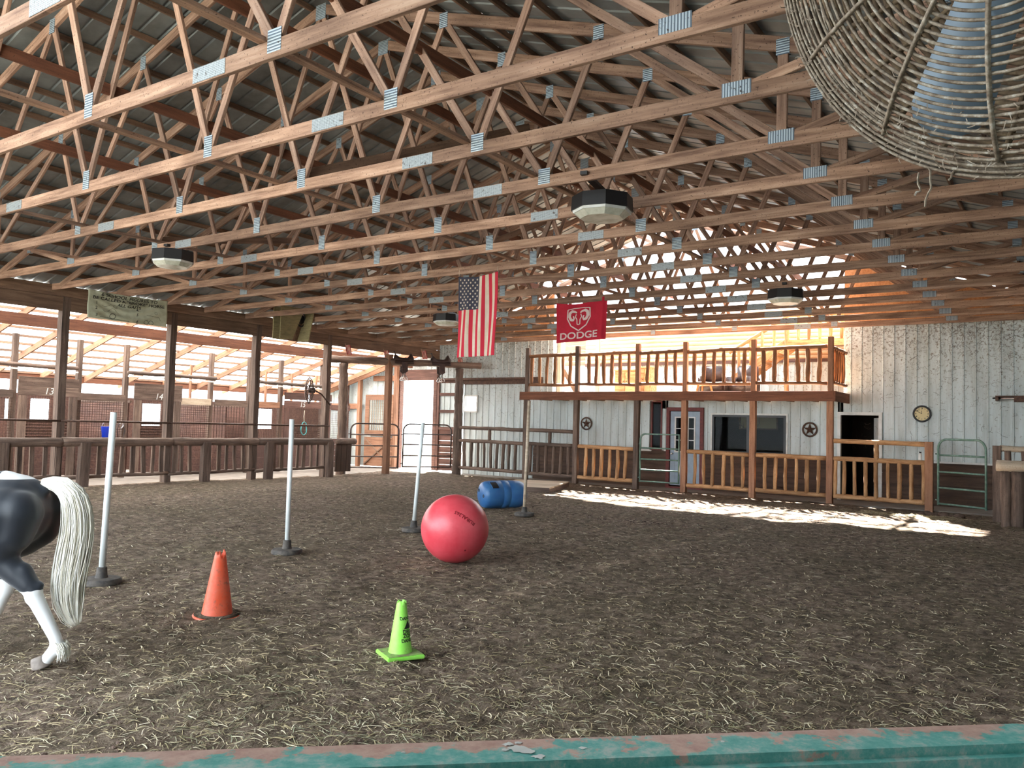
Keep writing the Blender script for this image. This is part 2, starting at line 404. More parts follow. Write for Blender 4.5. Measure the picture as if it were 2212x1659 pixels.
# sheathing on the gable, either side of the open middle
mb = MB()
def gable(x0, x1, y):
    n = 12; b = len(mb.v)
    for i in range(n+1):
        x = x0+(x1-x0)*i/n
        for yy in (y, y+.03): mb.v += [(x, yy, WT), (x, yy, max(WT+.01, rz_roof(x)+.04))]
    for i in range(n):
        a = b+4*i; c = a+4
        mb.f += [(a, c, c+1, a+1), (a+2, a+3, c+3, c+2)]; mb.m += [0, 0]
gable(XL, -13.85, YW); gable(-4.85, XR, YW)
tag(mb.build('wall_gable', 'osb'), 'orange brown sheathing panels above the metal wall', kind='structure')
# outer wall behind the stalls with window openings
def gaps_wall(name, X, z0, z1, wins, y0, y1, mat, label):
    mb = MB(); ys = sorted(set([y0, y1]+[w for a in wins for w in a[:2]]))
    for a, b in zip(ys, ys[1:]):
        w = [q for q in wins if q[0] <= a+1e-6 and q[1] >= b-1e-6]
        if w: mb.box((X-.05, a, z0), (X, b, w[0][2])); mb.box((X-.05, a, w[0][3]), (X, b, z1))
        else: mb.box((X-.05, a, z0), (X, b, z1))
    return tag(mb.build(name, mat), label, kind='structure')
OW = []
for x0, y0, x1, y1 in [(64, 862, 108, 905), (9, 862, 33, 905), (305, 873, 349, 919), (555, 884, 589, 926), (-40, 855, -10, 900), (-120,850,-90,896)]:
    a = AX(x0, y1, XO); b = AX(x1, y0, XO); OW.append((a.y, b.y, a.z, b.z))
gaps_wall('wall_left', XO, -.3, 2.22, OW, -2, YW, 'red', 'stained board outer wall behind the stalls')
mb = MB(); ribbed(mb, 0, 1, 0, 1, 0) if False else None
# right wall and near end
mb = MB(); mb.box((XR, -1.6, -.3), (XR+.08, YW+.1, 4.7))
tag(mb.build('wall_right', 'wallmetal'), 'ribbed metal wall on the right of the arena', kind='structure')
mb = MB(); mb.box((-3.0, -1.7, -.3), (XR, -1.6, 4.7))
tag(mb.build('wall_front', 'wallmetal'), 'near end wall behind the viewer', kind='structure')
# main roof sheets (ribs run down the slope)
def roof_sheet(name, xa, za, xb, zb, y0, y1, mat, label, pitch=.3, holes=()):
    d = V((xb-xa, 0, zb-za)); up_ = V((-d.z, 0, d.x)).normalized()
    if up_.z < 0: up_ = -up_
    mb = MB(); prof = []; k = math.ceil(y0/pitch)
    prof.append((y0, 0))
    while k*pitch < y1-.05:
        for dy, h in ((-.03, 0), (-.014, .024), (.014, .024), (.03, 0)): prof.append((k*pitch+dy, h))
        k += 1
    prof.append((y1, 0))
    for y, h in prof:
        mb.v += [tuple(V((xa, y, za))+up_*h), tuple(V((xb, y, zb))+up_*h)]
    for i in range(len(prof)-1): mb.f.append((2*i, 2*i+1, 2*i+3, 2*i+2)); mb.m.append(0)
    return tag(mb.build(name, mat), label, kind='structure')
RT = .14
RZ = lambda x: rz_roof(x)+RT
roof_sheet('ceiling', -8.8, RZ(-8.8), -13.85, RZ(-13.85), -2, YW-1.0, 'roof', 'grey metal roof sheets on the left slope, beside the ridge')
roof_sheet('ceiling', -13.85, RZ(-13.85), XL-.05, RZ(XL-.05), -2, YW+.12, 'roof', 'grey metal roof sheets on the left slope, above the header')
roof_sheet('ceiling', -8.8, RZ(-8.8), -4.85, RZ(-4.85), -2, YW-1.0, 'roof', 'grey metal roof sheets on the right slope, beside the ridge')
roof_sheet('ceiling', -4.85, RZ(-4.85), XR+.25, RZ(XR+.25), -2, YW+.12, 'roof', 'grey metal roof sheets on the right slope, above the right wall')
roof_sheet('ceiling', XL-.0, lean_z(XL)+.1, XO-.4, lean_z(XO-.4)+.1, -2, YW+.12, 'leanroof', 'bright corrugated roof over the stalls', pitch=.22)
# header boards along the left posts
HB = [beam('header_board', (XL+.07, 0, 4.12), (XL+.07, YW, 4.12), .05, .31, 'dark'), beam('header_board', (XL+.07, 0, 4.405), (XL+.07, YW, 4.405), .05, .24, 'dark')]
tag(HB[0], 'long brown header board, lower of the pair over the left posts', 'beam'); tag(HB[1], 'long brown header board, upper of the pair over the left posts', 'beam')
tag(beam('header_board', (XL-.08, 0, 4.2), (XL-.08, YW, 4.2), .05, .4, 'grey'), 'header board on the stall side of the left posts', 'beam')
# ------------------------------------------------------------------ trusses
CB, CH, CT = 4.395, .14, .045
PX = -8.8
def make_truss():
    t = thing('roof_truss', 'x', 'roof truss', (0, 0, 0), 0, 'wooden roof trusses')
    zc = CB+CH/2
    def R_(x): return 7.55-.325*abs(x-PX)-.0
    for a, b in ((-18.85, -14.4), (-14.4, -11.95), (-11.95, -5.75), (-5.75, -3.2), (-3.2, XR)):
        if (a, b) in ((-14.4, -11.95), (-3.2, XR)): continue
    for a, b in ((-18.85, -11.95), (-11.95, -5.75), (-5.75, XR-.02)): beam('bottom_chord', (a, 0, zc), (b, 0, zc), CT, CH, 'chord', t, wear=.006)
    for sg in (-1, 1):
        X = lambda d: PX+sg*d
        e = 9.45
        beam('top_chord', (X(0), 0, R_(X(0))), (X(e), 0, R_(X(e))), CT, CH, 'chord', t)
        for a, b in ((1.22, 0), (1.22, 2.28), (3.85, 2.28), (3.85, 4.52), (6.54, 4.52), (6.54, 6.55), (6.54, 8.15)):
            w = .085 if abs(a-b) > .05 else .1
            beam('web', (X(a), 0, zc+.02), (X(b), 0, R_(X(b))-.02), CT*.9, w, 'chord', t, upv=(0, 0, 1) if abs(a-b) > .05 else (1, 0, 0))
        for d, w, h, dz, mt in ((1.22, .135, .23, .085, 'plate'), (3.85, .155, .18, .06, 'plate'), (6.54, .25, .12, .045, 'plate_x')):
            for s_ in (-1, 1):
                bb = MB().box((-w/2, -.002, -h/2), (w/2, .002, h/2)); bb.build('nail_plate', mt, t, loc=(X(d), s_*(CT/2+.003), zc+dz))
        for s_ in (-1, 1): MB().box((-.21, -.002, -.062), (.21, .002, .062)).build('nail_plate', 'splice', t, loc=(X(3.05-.0), s_*(CT/2+.003), zc))
        for d, h in ((2.28, .2), (4.52, .16), (6.55, .16), (8.15, .12)):
            for s_ in (-1, 1): MB().box((-.065, -.002, -h/2), (.065, .002, h/2)).build('nail_plate', 'plate', t, loc=(X(d), s_*(CT/2+.003), R_(X(d))-.03))
    for s_ in (-1, 1): MB().box((-.1, -.002, -.11), (.1, .002, .11)).build('nail_plate', 'plate', t, loc=(PX, s_*(CT/2+.003), 7.5))
    return t
tr0 = make_truss()
for n in range(1, 17):
    t = tr0 if n == 1 else copy_tree(tr0)
    t.location = (0, TY(n), 0)
    t['label'] = 'wooden roof truss spanning the arena, %s from the viewer%s' % (ORD[n-1], {1: ', cut by the top left corner', 8: ', the national flag hangs from it', 11: ', the crimson banner hangs from it', 16: ', closest to the back wall'}.get(n, ''))
# purlins on the main roof
pn = 0
for sg in (-1, 1):
    k = 0
    for i in range(17):
        d = .25+i*.6
        if d > 9.8: break
        x = PX+sg*d; z = rz_roof(x)+RT-.035
        tag(beam('roof_purlin', (x, -1.5, z-.01), (x, YW, z-.01), .04, .085, 'dark'), 'roof purlin on the %s slope, %s down from the ridge' % ('left' if sg < 0 else 'right', ORD[i]), 'purlin', 'purlins under the metal roof')
# long braces lying on the bottom chords, and in the webs
for x, z, lab in ((-8.0, 4.56, 'long flat brace lying across the truss chords left of the ridge'), (-5.1, 4.56, 'long flat brace lying across the truss chords right of the ridge'), (-12.5, 4.56, 'long flat brace lying across the truss chords near the left side'), (-15.2, 4.56, 'long flat brace lying on the chords closest to the left header')):
    tag(beam('truss_brace', (x, 0, z), (x, YW-.1, z), .09, .04, 'chord'), lab, 'brace')
for x, z, lab in ((-9.6, 5.6, 'reddish brace running through the webs just left of the ridge'), (-11.6, 5.35, 'reddish brace running through the webs far left of the ridge'), (-7.2, 6.0, 'reddish brace running through the webs just right of the ridge'), (-5.75, 5.7, 'reddish brace running through the webs far right of the ridge')):
    tag(beam('truss_brace', (x, 0, z), (x, YW-.1, z), .04, .14, 'beam'), lab, 'brace')
for i, (xa, za, xb, zb, n) in enumerate(((-7.6, 4.6, -6.9, 6.6, 4), (-12.6, 4.6, -13.6, 5.8, 5), (-9.9, 4.6, -9.0, 6.8, 8))):
    tag(beam('cross_brace', (xa, TY(n), za), (xb, TY(n+3), zb-.3), .035, .12, 'dark'), ['slanting brace between trusses just right of the ridge', 'slanting brace between trusses under the left slope', 'slanting brace between trusses below the ridge'][i], 'brace')
# ------------------------------------------------------------------ lean-to framing
for n in range(0, 17):
    y = TY(n)+.1
    tag(beam('lean_to_rafter', (XL-.12, y, lean_z(XL)-.06), (XO-.3, y, lean_z(XO-.3)-.06), .045, .17, 'post'), 'sloping rafter over the stalls, %s from the viewer' % ORD[n], 'rafter', 'rafters over the stalls')
for i in range(11):
    x = XL-.3-i*.55; 
    tag(beam('lean_to_purlin', (x, -1.5, lean_z(x)+.045), (x, YW, lean_z(x)+.045), .04, .065, 'dark'), 'purlin over the stalls, %s out from the arena header' % ORD[i], 'purlin', 'purlins over the stalls')
tag(beam('stall_header', (-19.8, 0, 3.8), (-19.8, YW-.1, 3.8), .05, .28, 'beam'), 'orange brown header board above the stall fronts', 'beam')
tag(beam('eave_beam', (XO+.05, 0, 2.7), (XO+.05, YW, 2.7), .08, .2, 'beam'), 'reddish eave beam above the bright gap behind the stalls', 'beam')
# ------------------------------------------------------------------ room and loft behind the back wall
LY = 26.0
mb = MB()
mb.box((-14.5, YW+.07, 2.5), (-4.8, LY, 2.6))
tag(mb.build('floor', 'pale'), 'wooden loft floor over the office', kind='structure')
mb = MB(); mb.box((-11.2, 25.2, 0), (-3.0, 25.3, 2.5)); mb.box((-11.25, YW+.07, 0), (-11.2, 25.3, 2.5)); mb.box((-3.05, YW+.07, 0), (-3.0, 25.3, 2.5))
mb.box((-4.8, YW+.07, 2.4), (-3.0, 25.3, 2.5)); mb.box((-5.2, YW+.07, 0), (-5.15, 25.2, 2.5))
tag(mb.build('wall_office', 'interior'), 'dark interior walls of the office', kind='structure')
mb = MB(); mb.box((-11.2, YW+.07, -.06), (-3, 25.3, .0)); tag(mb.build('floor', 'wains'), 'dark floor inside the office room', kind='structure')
# log siding
mb = MB(); z = 3.95; r = .068
while z < 5.55:
    n = 8; pts = []
    for i in range(n+1):
        t = PI*i/n; pts.append((LY-math.sin(t)*.045, z+r*1.0-math.cos(t)*r))
    b = len(mb.v)
    for y, zz in pts: mb.v += [(-14.45, y, zz), (-4.85, y, zz)]
    for i in range(n): mb.f.append((b+2*i, b+2*i+1, b+2*i+3, b+2*i+2)); mb.m.append(0)
    z += 2*r
mb.box((-14.45, LY+.0, 2.6), (-4.85, LY+.1, 5.6))
tag(mb.build('wall_loft', 'siding'), 'golden log siding wall behind the loft', kind='structure')
mb = MB(); ribbed(mb, -17, -4.85, 2.55, 3.9, LY-.02)
tag(mb.build('wall_loft', 'wallmetal'), 'white metal lower wall behind the loft', kind='structure')
mb = MB(); mb.box((-14.45, LY-.08, 3.86), (-4.85, LY-.02, 3.96)); tag(mb.build('trim_3', 'red'), 'red brown ledger board under the log siding', kind='structure')
mb = MB(); z = 3.9
while z < 5.6: mb.box((-17.2, 26.3, z), (-14.45, 26.35, z+.19)); z += .2
tag(mb.build('wall_loft', 'dark'), 'dark plank wall at the left end of the loft', kind='structure')
mb = MB(); mb.box((-4.85, YW+.1, 2.5), (-4.8, LY+.1, 6.3)); tag(mb.build('wall_loft', 'osb'), 'orange sheathing side wall of the loft', kind='structure')
mb = MB(); mb.box((-14.5, YW+.1, 2.6), (-14.45, 24.5, 5.8)); 
tag(mb.build('wall_loft', 'wallmetal'), 'left side wall of the loft', kind='structure')
for i, (a, lab) in enumerate(((AY(1204, 790, 24.0), 'pale post at the left end of the loft'), (AY(1292, 760, 25.6), 'pale post against the log siding behind the crimson banner'))):
    tag(beam('loft_post', (max(a.x, -14.36), a.y, 2.6), (max(a.x, -14.36), a.y, 4.6 if i == 0 else 5.0), .12, .12, 'pale', upv=(0, 1, 0)), lab, 'post')
tag(beam('loft_brace', AY(1218, 800, 24.4), AY(1262, 880, 24.4), .05, .14, 'dark'), 'dark slanting board standing in the loft', 'board')
# balcony
BY = 21.1
PXL = [1136, 1244, 1375, 1478, 1626, 1793]
PX_ = [AY(x, 950, BY).x for x in PXL]
bal = thing('balcony', 'log-railed wooden balcony across the back of the arena', 'balcony', (-9.4, BY, 0))
def bp(p): return V(p)-V((-9.4, BY, 0))
beam('fascia', bp((-14.0, BY-.05, 2.585)), bp((-4.74, BY-.05, 2.585)), .06, .25, 'beam', bal, wear=.01)
beam('fascia', bp((-4.72, BY-.08, 2.585)), bp((-4.72, YW-.08, 2.585)), .06, .25, 'beam', bal)
mb = MB(); 
for i in range(8): mb.box(tuple(bp((-13.95, BY+.03+i*.195, 2.68))), tuple(bp((-4.75, BY+.215+i*.195, 2.715))))
mb.build('deck_boards', 'pale', bal)
for i in range(15): beam('joist', bp((-13.8+i*.64, BY+.03, 2.58)), bp((-13.8+i*.64, YW-.1, 2.58)), .05, .18, 'dark', bal)
for i, x in enumerate(PX_):
    beam('post', bp((x, BY-.0, -.35)), bp((x, BY-.0, 2.46)), .15, .14, 'grey' if i < 3 else 'post', bal, upv=(0, 1, 0), wear=.008)
    beam('post', bp((x+.01, BY-.0, 2.71)), bp((x+.01, BY-.0, 4.06)), .12, .12, 'grey' if i < 2 else 'post', bal, upv=(0, 1, 0))
C3 = lambda x, y=0: (1080+x/2.836, 640+y/2.836)
TB = [[195, 243, 288, 338, 385, 430], [545, 590, 635, 685, 737, 790], [905, 962, 1018, 1075], [1190, 1250, 1312, 1370, 1433, 1497], [1615, 1683, 1750, 1822, 1885, 1955]]
for i in range(5):
    a, b = PX_[i]+.07, PX_[i+1]-.07
    log('top_rail', bp((a, BY, 3.80)), bp((b, BY, 3.83)), .055, 'logdark', bal, wob=.2)
    log('bottom_rail', bp((a, BY, 2.93)), bp((b, BY, 2.91)), .045, 'logdark', bal, wob=.2)
    for c in TB[i]:
        x = AY(*C3(c, 450), BY).x; dx = random.uniform(-.012, .012)
        log('baluster', bp((x-dx, BY, 2.95)), bp((x+dx, BY, 3.79)), random.uniform(.045, .058), 'logdark', bal, wob=.35, bend=.015, seg=10, necks=True)
log('top_rail', bp((-4.8, BY+.07, 3.8)), bp((-4.8, YW-.05, 3.8)), .05, 'logdark', bal)
log('bottom_rail', bp((-4.8, BY+.07, 2.93)), bp((-4.8, YW-.05, 2.93)), .045, 'logdark', bal)
for k in range(5): log('baluster', bp((-4.8, BY+.25+k*.25, 2.95)), bp((-4.8, BY+.25+k*.25, 3.78)), .05, 'logdark', bal, wob=.35, seg=10, necks=True)
# log fences under the balcony
def fence(label, xa, xb, y, zs, bals, mat, post=None, strut=None, strutmat=None, y2=None, r=.045):
    t = thing('log_fence', label, 'fence', ((xa+xb)/2, y, 0), 0, 'log fences along the back of the arena'); o = V(((xa+xb)/2, y, 0))
    y2 = y if y2 is None else y2
    yy = lambda x: y+(y2-y)*(x-xa)/(xb-xa)
    nm = ['bottom_rail', 'middle_rail', 'top_rail'] if len(zs) == 3 else ['bottom_rail', 'top_rail']
    for n_, z in zip(nm, zs): log(n_, V((xa, y, z))-o, V((xb, y2, z-.02))-o, r+.012, mat, t, wob=.15)
    for x in bals: log('baluster', V((x, yy(x), zs[0]))-o, V((x+random.uniform(-.02, .02), yy(x), zs[1]))-o, random.uniform(.042, .056), mat, t, wob=.25, bend=.012, seg=10)
    if strut: log('strut', V((strut, yy(strut), zs[1]))-o, V((strut, yy(strut), zs[2]))-o, .055, mat, t)
    if post: beam('post', V((post, yy(post), -.35))-o, V((post, yy(post), 1.53))-o, .17, .16, 'post', t, upv=(0, 1, 0))
    return t
def C2(x): return 660+x/3.3185
xs = [AY(C2(c), 980, 21.35).x for c in (1140, 1192, 1245, 1293, 1345, 1390, 1437, 1480, 1528)]
fence('dark log fence between the saddle gate post and the balcony', -16.55, PX_[0]-.09, 21.35, (.25, 1.13, 1.55), xs, 'grey', None, AY(C2(1333), 960, 21.35).x, y2=21.12)
fence('dark log fence under the left end of the balcony, with an extra upper rail', PX_[0]+.09, PX_[1]-.09, BY, (.22, 1.12, 1.54), [AY(*C3(c, 1000), BY).x for c in (185, 233, 280, 325, 372, 420)], 'grey', None, AY(*C3(305, 860), BY).x)
fence('log fence in front of the left metal star', PX_[1]+.09, PX_[2]-.09, BY, (.2, 1.1), [AY(*C3(c, 1010), BY).x for c in (525, 573, 620, 670, 717, 768)], 'log')
fence('yellow log fence in front of the grey door', PX_[3]+.09, PX_[4]-.09, BY, (.17, 1.08), [AY(*C3(c, 1060), BY).x for c in (1192, 1250, 1302, 1368, 1425, 1487)], 'log')
fence('yellow log fence in front of the dark double window', PX_[4]+.09, PX_[5]-.09, BY, (.16, 1.07), [AY(*C3(c, 1080), BY).x for c in (1622, 1685, 1752, 1815, 1880, 1950)], 'log')
C4 = lambda x, y=0: (1780+x/3.19, 640+y/3.19)
xe = AY(2007, 1030, BY).x
fence('yellow log fence in front of the dark doorway, with an extra upper rail', PX_[5]+.09, xe-.09, BY, (.14, 1.06, 1.49), [AY(*C4(c, 1250), BY).x for c in (75, 137, 212, 288, 360, 443, 523, 603, 690)], 'log', xe, AY(*C4(362, 1080), BY).x)
# tube gates
def gate(label, A, B, z0, z1, bars, mat, r=.025, cr=.22, name='tube_gate', corners=(1, 1), group=None):
    A = V((*A, 0)); B = V((*B, 0)); d = (B-A).normalized(); L = (B-A).length
    t = thing(name, label, 'gate', tuple(A), math.atan2(d.y, d.x), group)
    pts = [(0, 0, z0)]
    def arc(cx, cz, a0, a1):
        return [(cx+cr*math.cos(a0+(a1-a0)*i/6), 0, cz+cr*math.sin(a0+(a1-a0)*i/6)) for i in range(7)]
    pts += arc(cr, z1-cr, PI, PI/2) if corners[0] else [(0, 0, z1)]
    pts += arc(L-cr, z1-cr, PI/2, 0) if corners[1] else [(L, 0, z1)]
    pts += [(L, 0, z0)]
    MB().tube(pts, r, 10).build('frame', mat, t, True)
    for z in bars: MB().tube([(0.01, 0, z), (L-.01, 0, z)], r*.85, 8).build('bar', mat, t, True)
    for z in (z0+.12, z1-cr-.12): MB().tube([(-.07, 0, z), (-.01, 0, z)], .016, 8).build('hinge', mat, t, True)
    return t
gate('dark tube gate left of the bright doorway', (-18.86, 18.68), (-17.89, 19.87), .18, 1.6, (.2, .55, .9, 1.25), 'gategrey')
gate('dark tube gate in front of the bright doorway', (-17.80, 19.99), (-16.80, 21.22), .22, 1.62, (.24, .6, .96, 1.3), 'gategrey')
ga = AY(1383, 1000, BY).x; gb = AY(1467, 1000, BY).x
gate('green tube gate in front of the grey door, under the balcony', (ga, BY-.02), (gb, BY-.02), .18, 1.52, (.2, .52, .82, 1.13), 'ltgreen', corners=(1, 0), cr=.16)
gate('green tube gate at the right, below the round clock', (-2.43, 20.95), (-1.44, 20.32), .1, 1.6, (.14, .5, .86, 1.24), 'ltgreen', r=.026)
# right corner fences
rf = thing('corner_fence', 'weathered log corner fence at the right edge, beside the green gate', 'fence', (-1.2, 19.7, 0)); o = V((-1.2, 19.7, 0))
beam('post', (0, 0, -.3), (0, 0, 1.5), .15, .17, 'grey', rf, upv=(0, 1, 0))
log('top_rail', (.05, 0, 1.45), (2.2, -.1, 1.42), .06, 'pale', rf)
log('bottom_rail', (.05, 0, .3), (2.2, -.1, .3), .05, 'grey', rf)
for k in range(5): log('picket', (.22+k*.3, -.02, .25), (.19+k*.3, -.02, 1.4), .06, 'grey', rf)
rf = thing('log_barrier', 'thick pale log laid on round posts at the right edge', 'barrier', (-.98, 18.6, 0))
log('rail', (-.16, 0, 1.13), (2.0, -.05, 1.08), .11, 'pale', rf, wob=.1)
log('post', (.0, .03, -.3), (.0, .03, 1.02), .1, 'grey', rf); log('post', (.2, .02, -.3), (.2, .02, 1.02), .13, 'grey', rf); log('post', (.6, .02, -.3), (.6, .02, 1.02), .09, 'grey', rf)
# ------------------------------------------------------------------ openings of the back wall
def win_box(mb, x0, x1, z0, z1, y0, y1, w):
    mb.box((x0, y0, z0), (x1, y1, z0+w)); mb.box((x0, y0, z1-w), (x1, y1, z1)); mb.box((x0, y0, z0+w), (x0+w, y1, z1-w)); mb.box((x1-w, y0, z0+w), (x1, y1, z1-w))
wn = thing('window_1', None, None); wn['kind'] = 'structure'; tag(wn, 'dark framed double window under the balcony')
mb = MB(); win_box(mb, -8.42, -6.34, 1.04, 2.12, YW-.05, YW+.06, .06); mb.box((-7.42, YW-.05, 1.1), (-7.34, YW+.06, 2.06)); mb.build('window_frame', 'black', wn)
def glassmat():
    mt, nt, b, out = new_mat('window_pane'); g = N(nt, 'ShaderNodeBsdfGlossy'); g.inputs[1].default_value = .03
    tr = N(nt, 'ShaderNodeBsdfTransparent'); tr.inputs[0].default_value = (.75, .78, .78, 1); mx = N(nt, 'ShaderNodeMixShader')
    fr = N(nt, 'ShaderNodeFresnel'); fr.inputs[0].default_value = 1.1; nt.links.new(fr.outputs[0], mx.inputs[0])
    nt.links.new(tr.outputs[0], mx.inputs[1]); nt.links.new(g.outputs[0], mx.inputs[2]); nt.links.new(mx.outputs[0], out.inputs[0]); return mt
M['pane'] = glassmat()
MB().box((-8.36, YW, 1.1), (-7.42, YW+.006, 2.06)).build('pane', 'pane', wn); MB().box((-7.34, YW, 1.1), (-6.4, YW+.006, 2.06)).build('pane', 'pane', wn)
mb = MB(); win_box(mb, -8.47, -6.29, .99, 2.17, YW-.03, YW+.0, .05); mb.build('window_trim', 'white', wn)
wn = thing('window_2', None, None); wn['kind'] = 'structure'; tag(wn, 'tall narrow window left of the grey door')
mb = MB(); win_box(mb, -10.32, -9.98, 1.04, 2.5, YW-.04, YW+.04, .035); mb.build('window_frame', 'redtrim', wn)
MB().box((-10.29, YW, 1.07), (-10.0, YW+.006, 2.47)).build('pane', 'pane', wn)
mb = MB(); mb.box((-9.9, YW-.04, 1.02), (-9.8, YW-.0, 1.06)); mb.box((-14.5, YW-.03, 1.02), (-10.34, YW+.02, 1.06)); tag(mb.build('trim_4', 'white'), 'white strips beside the narrow window', kind='structure')
mb = MB(); mb.box((-10.36, YW-.04, 0), (-10.32, YW+.02, 2.5)); mb.box((-10.3, YW-.03, 0), (-9.8, YW+.03, 1.02)); tag(mb.build('trim_5', 'wains'), 'dark boards below the narrow window', kind='structure')
# grey door
dr = thing('door_1', None, None, (-9.25, YW-.02, 0)); tag(dr, 'grey blue door with a nine pane window and red frame', kind='structure')
mb = MB(); win_box(mb, -.57, .57, -.1, 2.32, -.05, .08, .1); mb.build('door_frame', 'redtrim', dr)
mb = MB(); mb.box((-.455, 0, .04), (.455, .045, 1.02)); mb.box((-.455, 0, 1.02), (-.3, .045, 2.2)); mb.box((.3, 0, 1.02), (.455, .045, 2.2)); mb.box((-.3, 0, 2.03), (.3, .045, 2.2))
for x0, x1 in ((-.33, -.05), (.05, .33)): win_box(mb, x0, x1, .18, .86, -.012, 0, .03)
mb.build('door_leaf', 'doorblue', dr)
mb = MB(); win_box(mb, -.32, .32, 1.0, 2.05, -.02, .02, .04)
for x in (-.1, .1): mb.box((x-.012, -.015, 1.02), (x+.012, .02, 2.03))
for z in (1.36, 1.7): mb.box((-.3, -.015, z-.012), (.3, .02, z+.012))
mb.build('window_grille', 'white', dr); MB().box((-.3, .02, 1.02), (.3, .025, 2.03)).build('pane', 'pane', dr)
MB().lathe([(.0, 0), (.03, .0), (.012, .02), (.012, .05), (.032, .06), (.03, .085), (0, .09)], (-.38, -.0, .96), 12, axis=(0, -1, 0)).build('door_knob', 'chrome', dr, True)
# dark doorway
dr = thing('door_2', None, None, (-4.45, YW-.02, 0)); tag(dr, 'dark doorway with a white frame and a door standing ajar inside', kind='structure')
mb = MB(); mb.box((-.55, -.04, -.1), (-.47, .1, 2.24)); mb.box((.46, -.04, -.1), (.54, .1, 2.24)); mb.box((-.47, -.04, 2.16), (.46, .1, 2.24)); mb.build('door_frame', 'white', dr)
o_ = MB().box((-.42, -.02, .02), (0, .02, 2.1)).build('door_leaf', 'white', dr, loc=(.44, .12, 0)); o_.rotation_euler = (0, 0, -1.15)
# sliding barn door track and panels by the bright doorway
mb = MB(); mb.box((-18.55, YW-.16, 3.2), (-14.2, YW-.02, 3.27)); mb.box((-18.55, YW-.06, 3.05), (-14.2, YW-.02, 3.2)); tag(mb.build('trim_6', 'rust'), 'rusty sliding door track on the back wall', kind='structure')
sdr = thing('door_3', None, None, (-17.75, YW-.08, 0)); tag(sdr, 'sliding barn door panel beside the bright doorway', kind='structure')
mb = MB()
for x0, x1, z0, z1 in ((-.75, .37, 1.5, 3.1), (-.75, .37, 0, 1.5)):
    ribbed(mb, x0, x1 if z0 > 1 else x1, z0 if z0 > 1 else 1.5-.001, z1, .0) if z0 > 1 else None
mb = MB(); ribbed(mb, -.75, .3, 1.5, 2.12, 0); ribbed(mb, -.75, .3, 2.62, 3.1, 0); ribbed(mb, -.75, .3, 2.12, 2.62, 0); mb.build('door_panel', 'wallmetal', sdr)
mb = MB()
z = .02
while z < 1.45: mb.box((-.75, -.02, z), (.3, .02, z+.2)); z += .21
mb.build('lower_boards', 'red', sdr)
for z in (1.5, 2.1, 2.7): beam('crossbar', (-.75, -.04, z), (.3, -.04, z), .04, .1, 'red', sdr)
beam('stile', (-.75, -.05, 0), (-.75, -.05, 3.1), .1, .05, 'red', sdr, upv=(0, 1, 0))
# small bright window beside it
wn = thing('window_3', None, None, (-17.13, YW-.02, 2.38)); tag(wn, 'small bright window right of the sliding door', kind='structure')
mb = MB(); win_box(mb, -.3, .3, -.3, .3, -.03, .06, .05); mb.build('window_frame', 'white', wn)
# left jamb of the doorway
mb = MB(); mb.box((-20.5, YW-.1, 0), (-20.35, YW+.1, 3.3)); mb.box((-18.75, YW-.12, 0), (-18.6, YW+.1, 3.3)); mb.box((-20.5, YW-.1, 3.22), (-18.6, YW+.1, 3.6)); tag(mb.build('door_4', 'red'), 'timber frame of the bright open doorway', kind='structure')

# ------------------------------------------------------------------ left side: posts, kick rail, stalls
C5 = lambda x, y: (x/5.53, 780+y/5.53)
C6 = lambda x, y: (360+x/5.53, 780+y/5.53)
PY = [AX(129, 850, XL).y, AX(365, 850, XL).y, AX(550, 850, XL).y, AX(704, 850, XL).y]
for y, lab in zip([7.3]+PY, ('square timber post left of the picture edge', 'tall square timber post closest to the left edge, left of the school figures banner', 'tall square timber post under the right end of the school figures banner', 'tall square timber post left of stall fifteen', 'tall square timber post beside the wall fan')):
    tag(beam('arena_post', (XL, y, -.35), (XL, y, 4.28), .2, .17, 'grey', upv=(0, 1, 0), wear=.02), lab, 'post', 'tall posts carrying the left header')
def kick(i, label, ya, yb, pick, post, lo=.22):
    t = thing('kick_fence', label, 'fence', (XL+.12, (ya+yb)/2, 0), 0, 'kick fence along the stalls'); o = V((XL+.12, (ya+yb)/2, 0))
    log('top_rail', V((XL+.2, ya, 1.03))-o, V((XL+.2, yb, 1.03))-o, .1, 'grey', t, wob=.12)
    log('bottom_rail', V((XL+.1, ya, lo))-o, V((XL+.1, yb, lo+.04))-o, .045, 'grey', t)
    MB().tube([V((XL+.1, ya, 1.5))-o, V((XL+.1, yb, 1.5))-o], .025, 8).build('upper_pipe', 'rust', t, True)
    for y in pick:
        w = random.uniform(.08, .12)
        beam('picket', V((XL+.1, y+random.uniform(-.02, .02), lo))-o, V((XL+.1, y+random.uniform(-.03, .03), .96))-o, w, .05, 'grey', t, upv=(1, 0, 0), wear=.03)
    for y in post: beam('rail_post', V((XL+.26, y, -.3))-o, V((XL+.26, y, 1.02))-o, .22, .16, 'grey', t, upv=(1, 0, 0), wear=.03)
    return t
kick(0, 'kick fence section at the left edge, behind the pony', 7.35, PY[0], [7.6+.26*k for k in range(8)], [8.2])
kick(1, 'kick fence section with a thick short post, under the school figures banner', PY[0], PY[1], [AX(*C5(c, 1150), XL).y for c in (1160, 1290, 1420, 1550, 1680, 1800, 1900)], [AX(*C5(925, 1200), XL).y])
kick(2, 'kick fence section between stalls fourteen and fifteen', PY[1], PY[2], [AX(*C6(c, 1150), XL).y for c in (60, 150, 250, 480, 590, 690, 790, 880, 960)], [AX(*C6(390, 1150), XL).y])
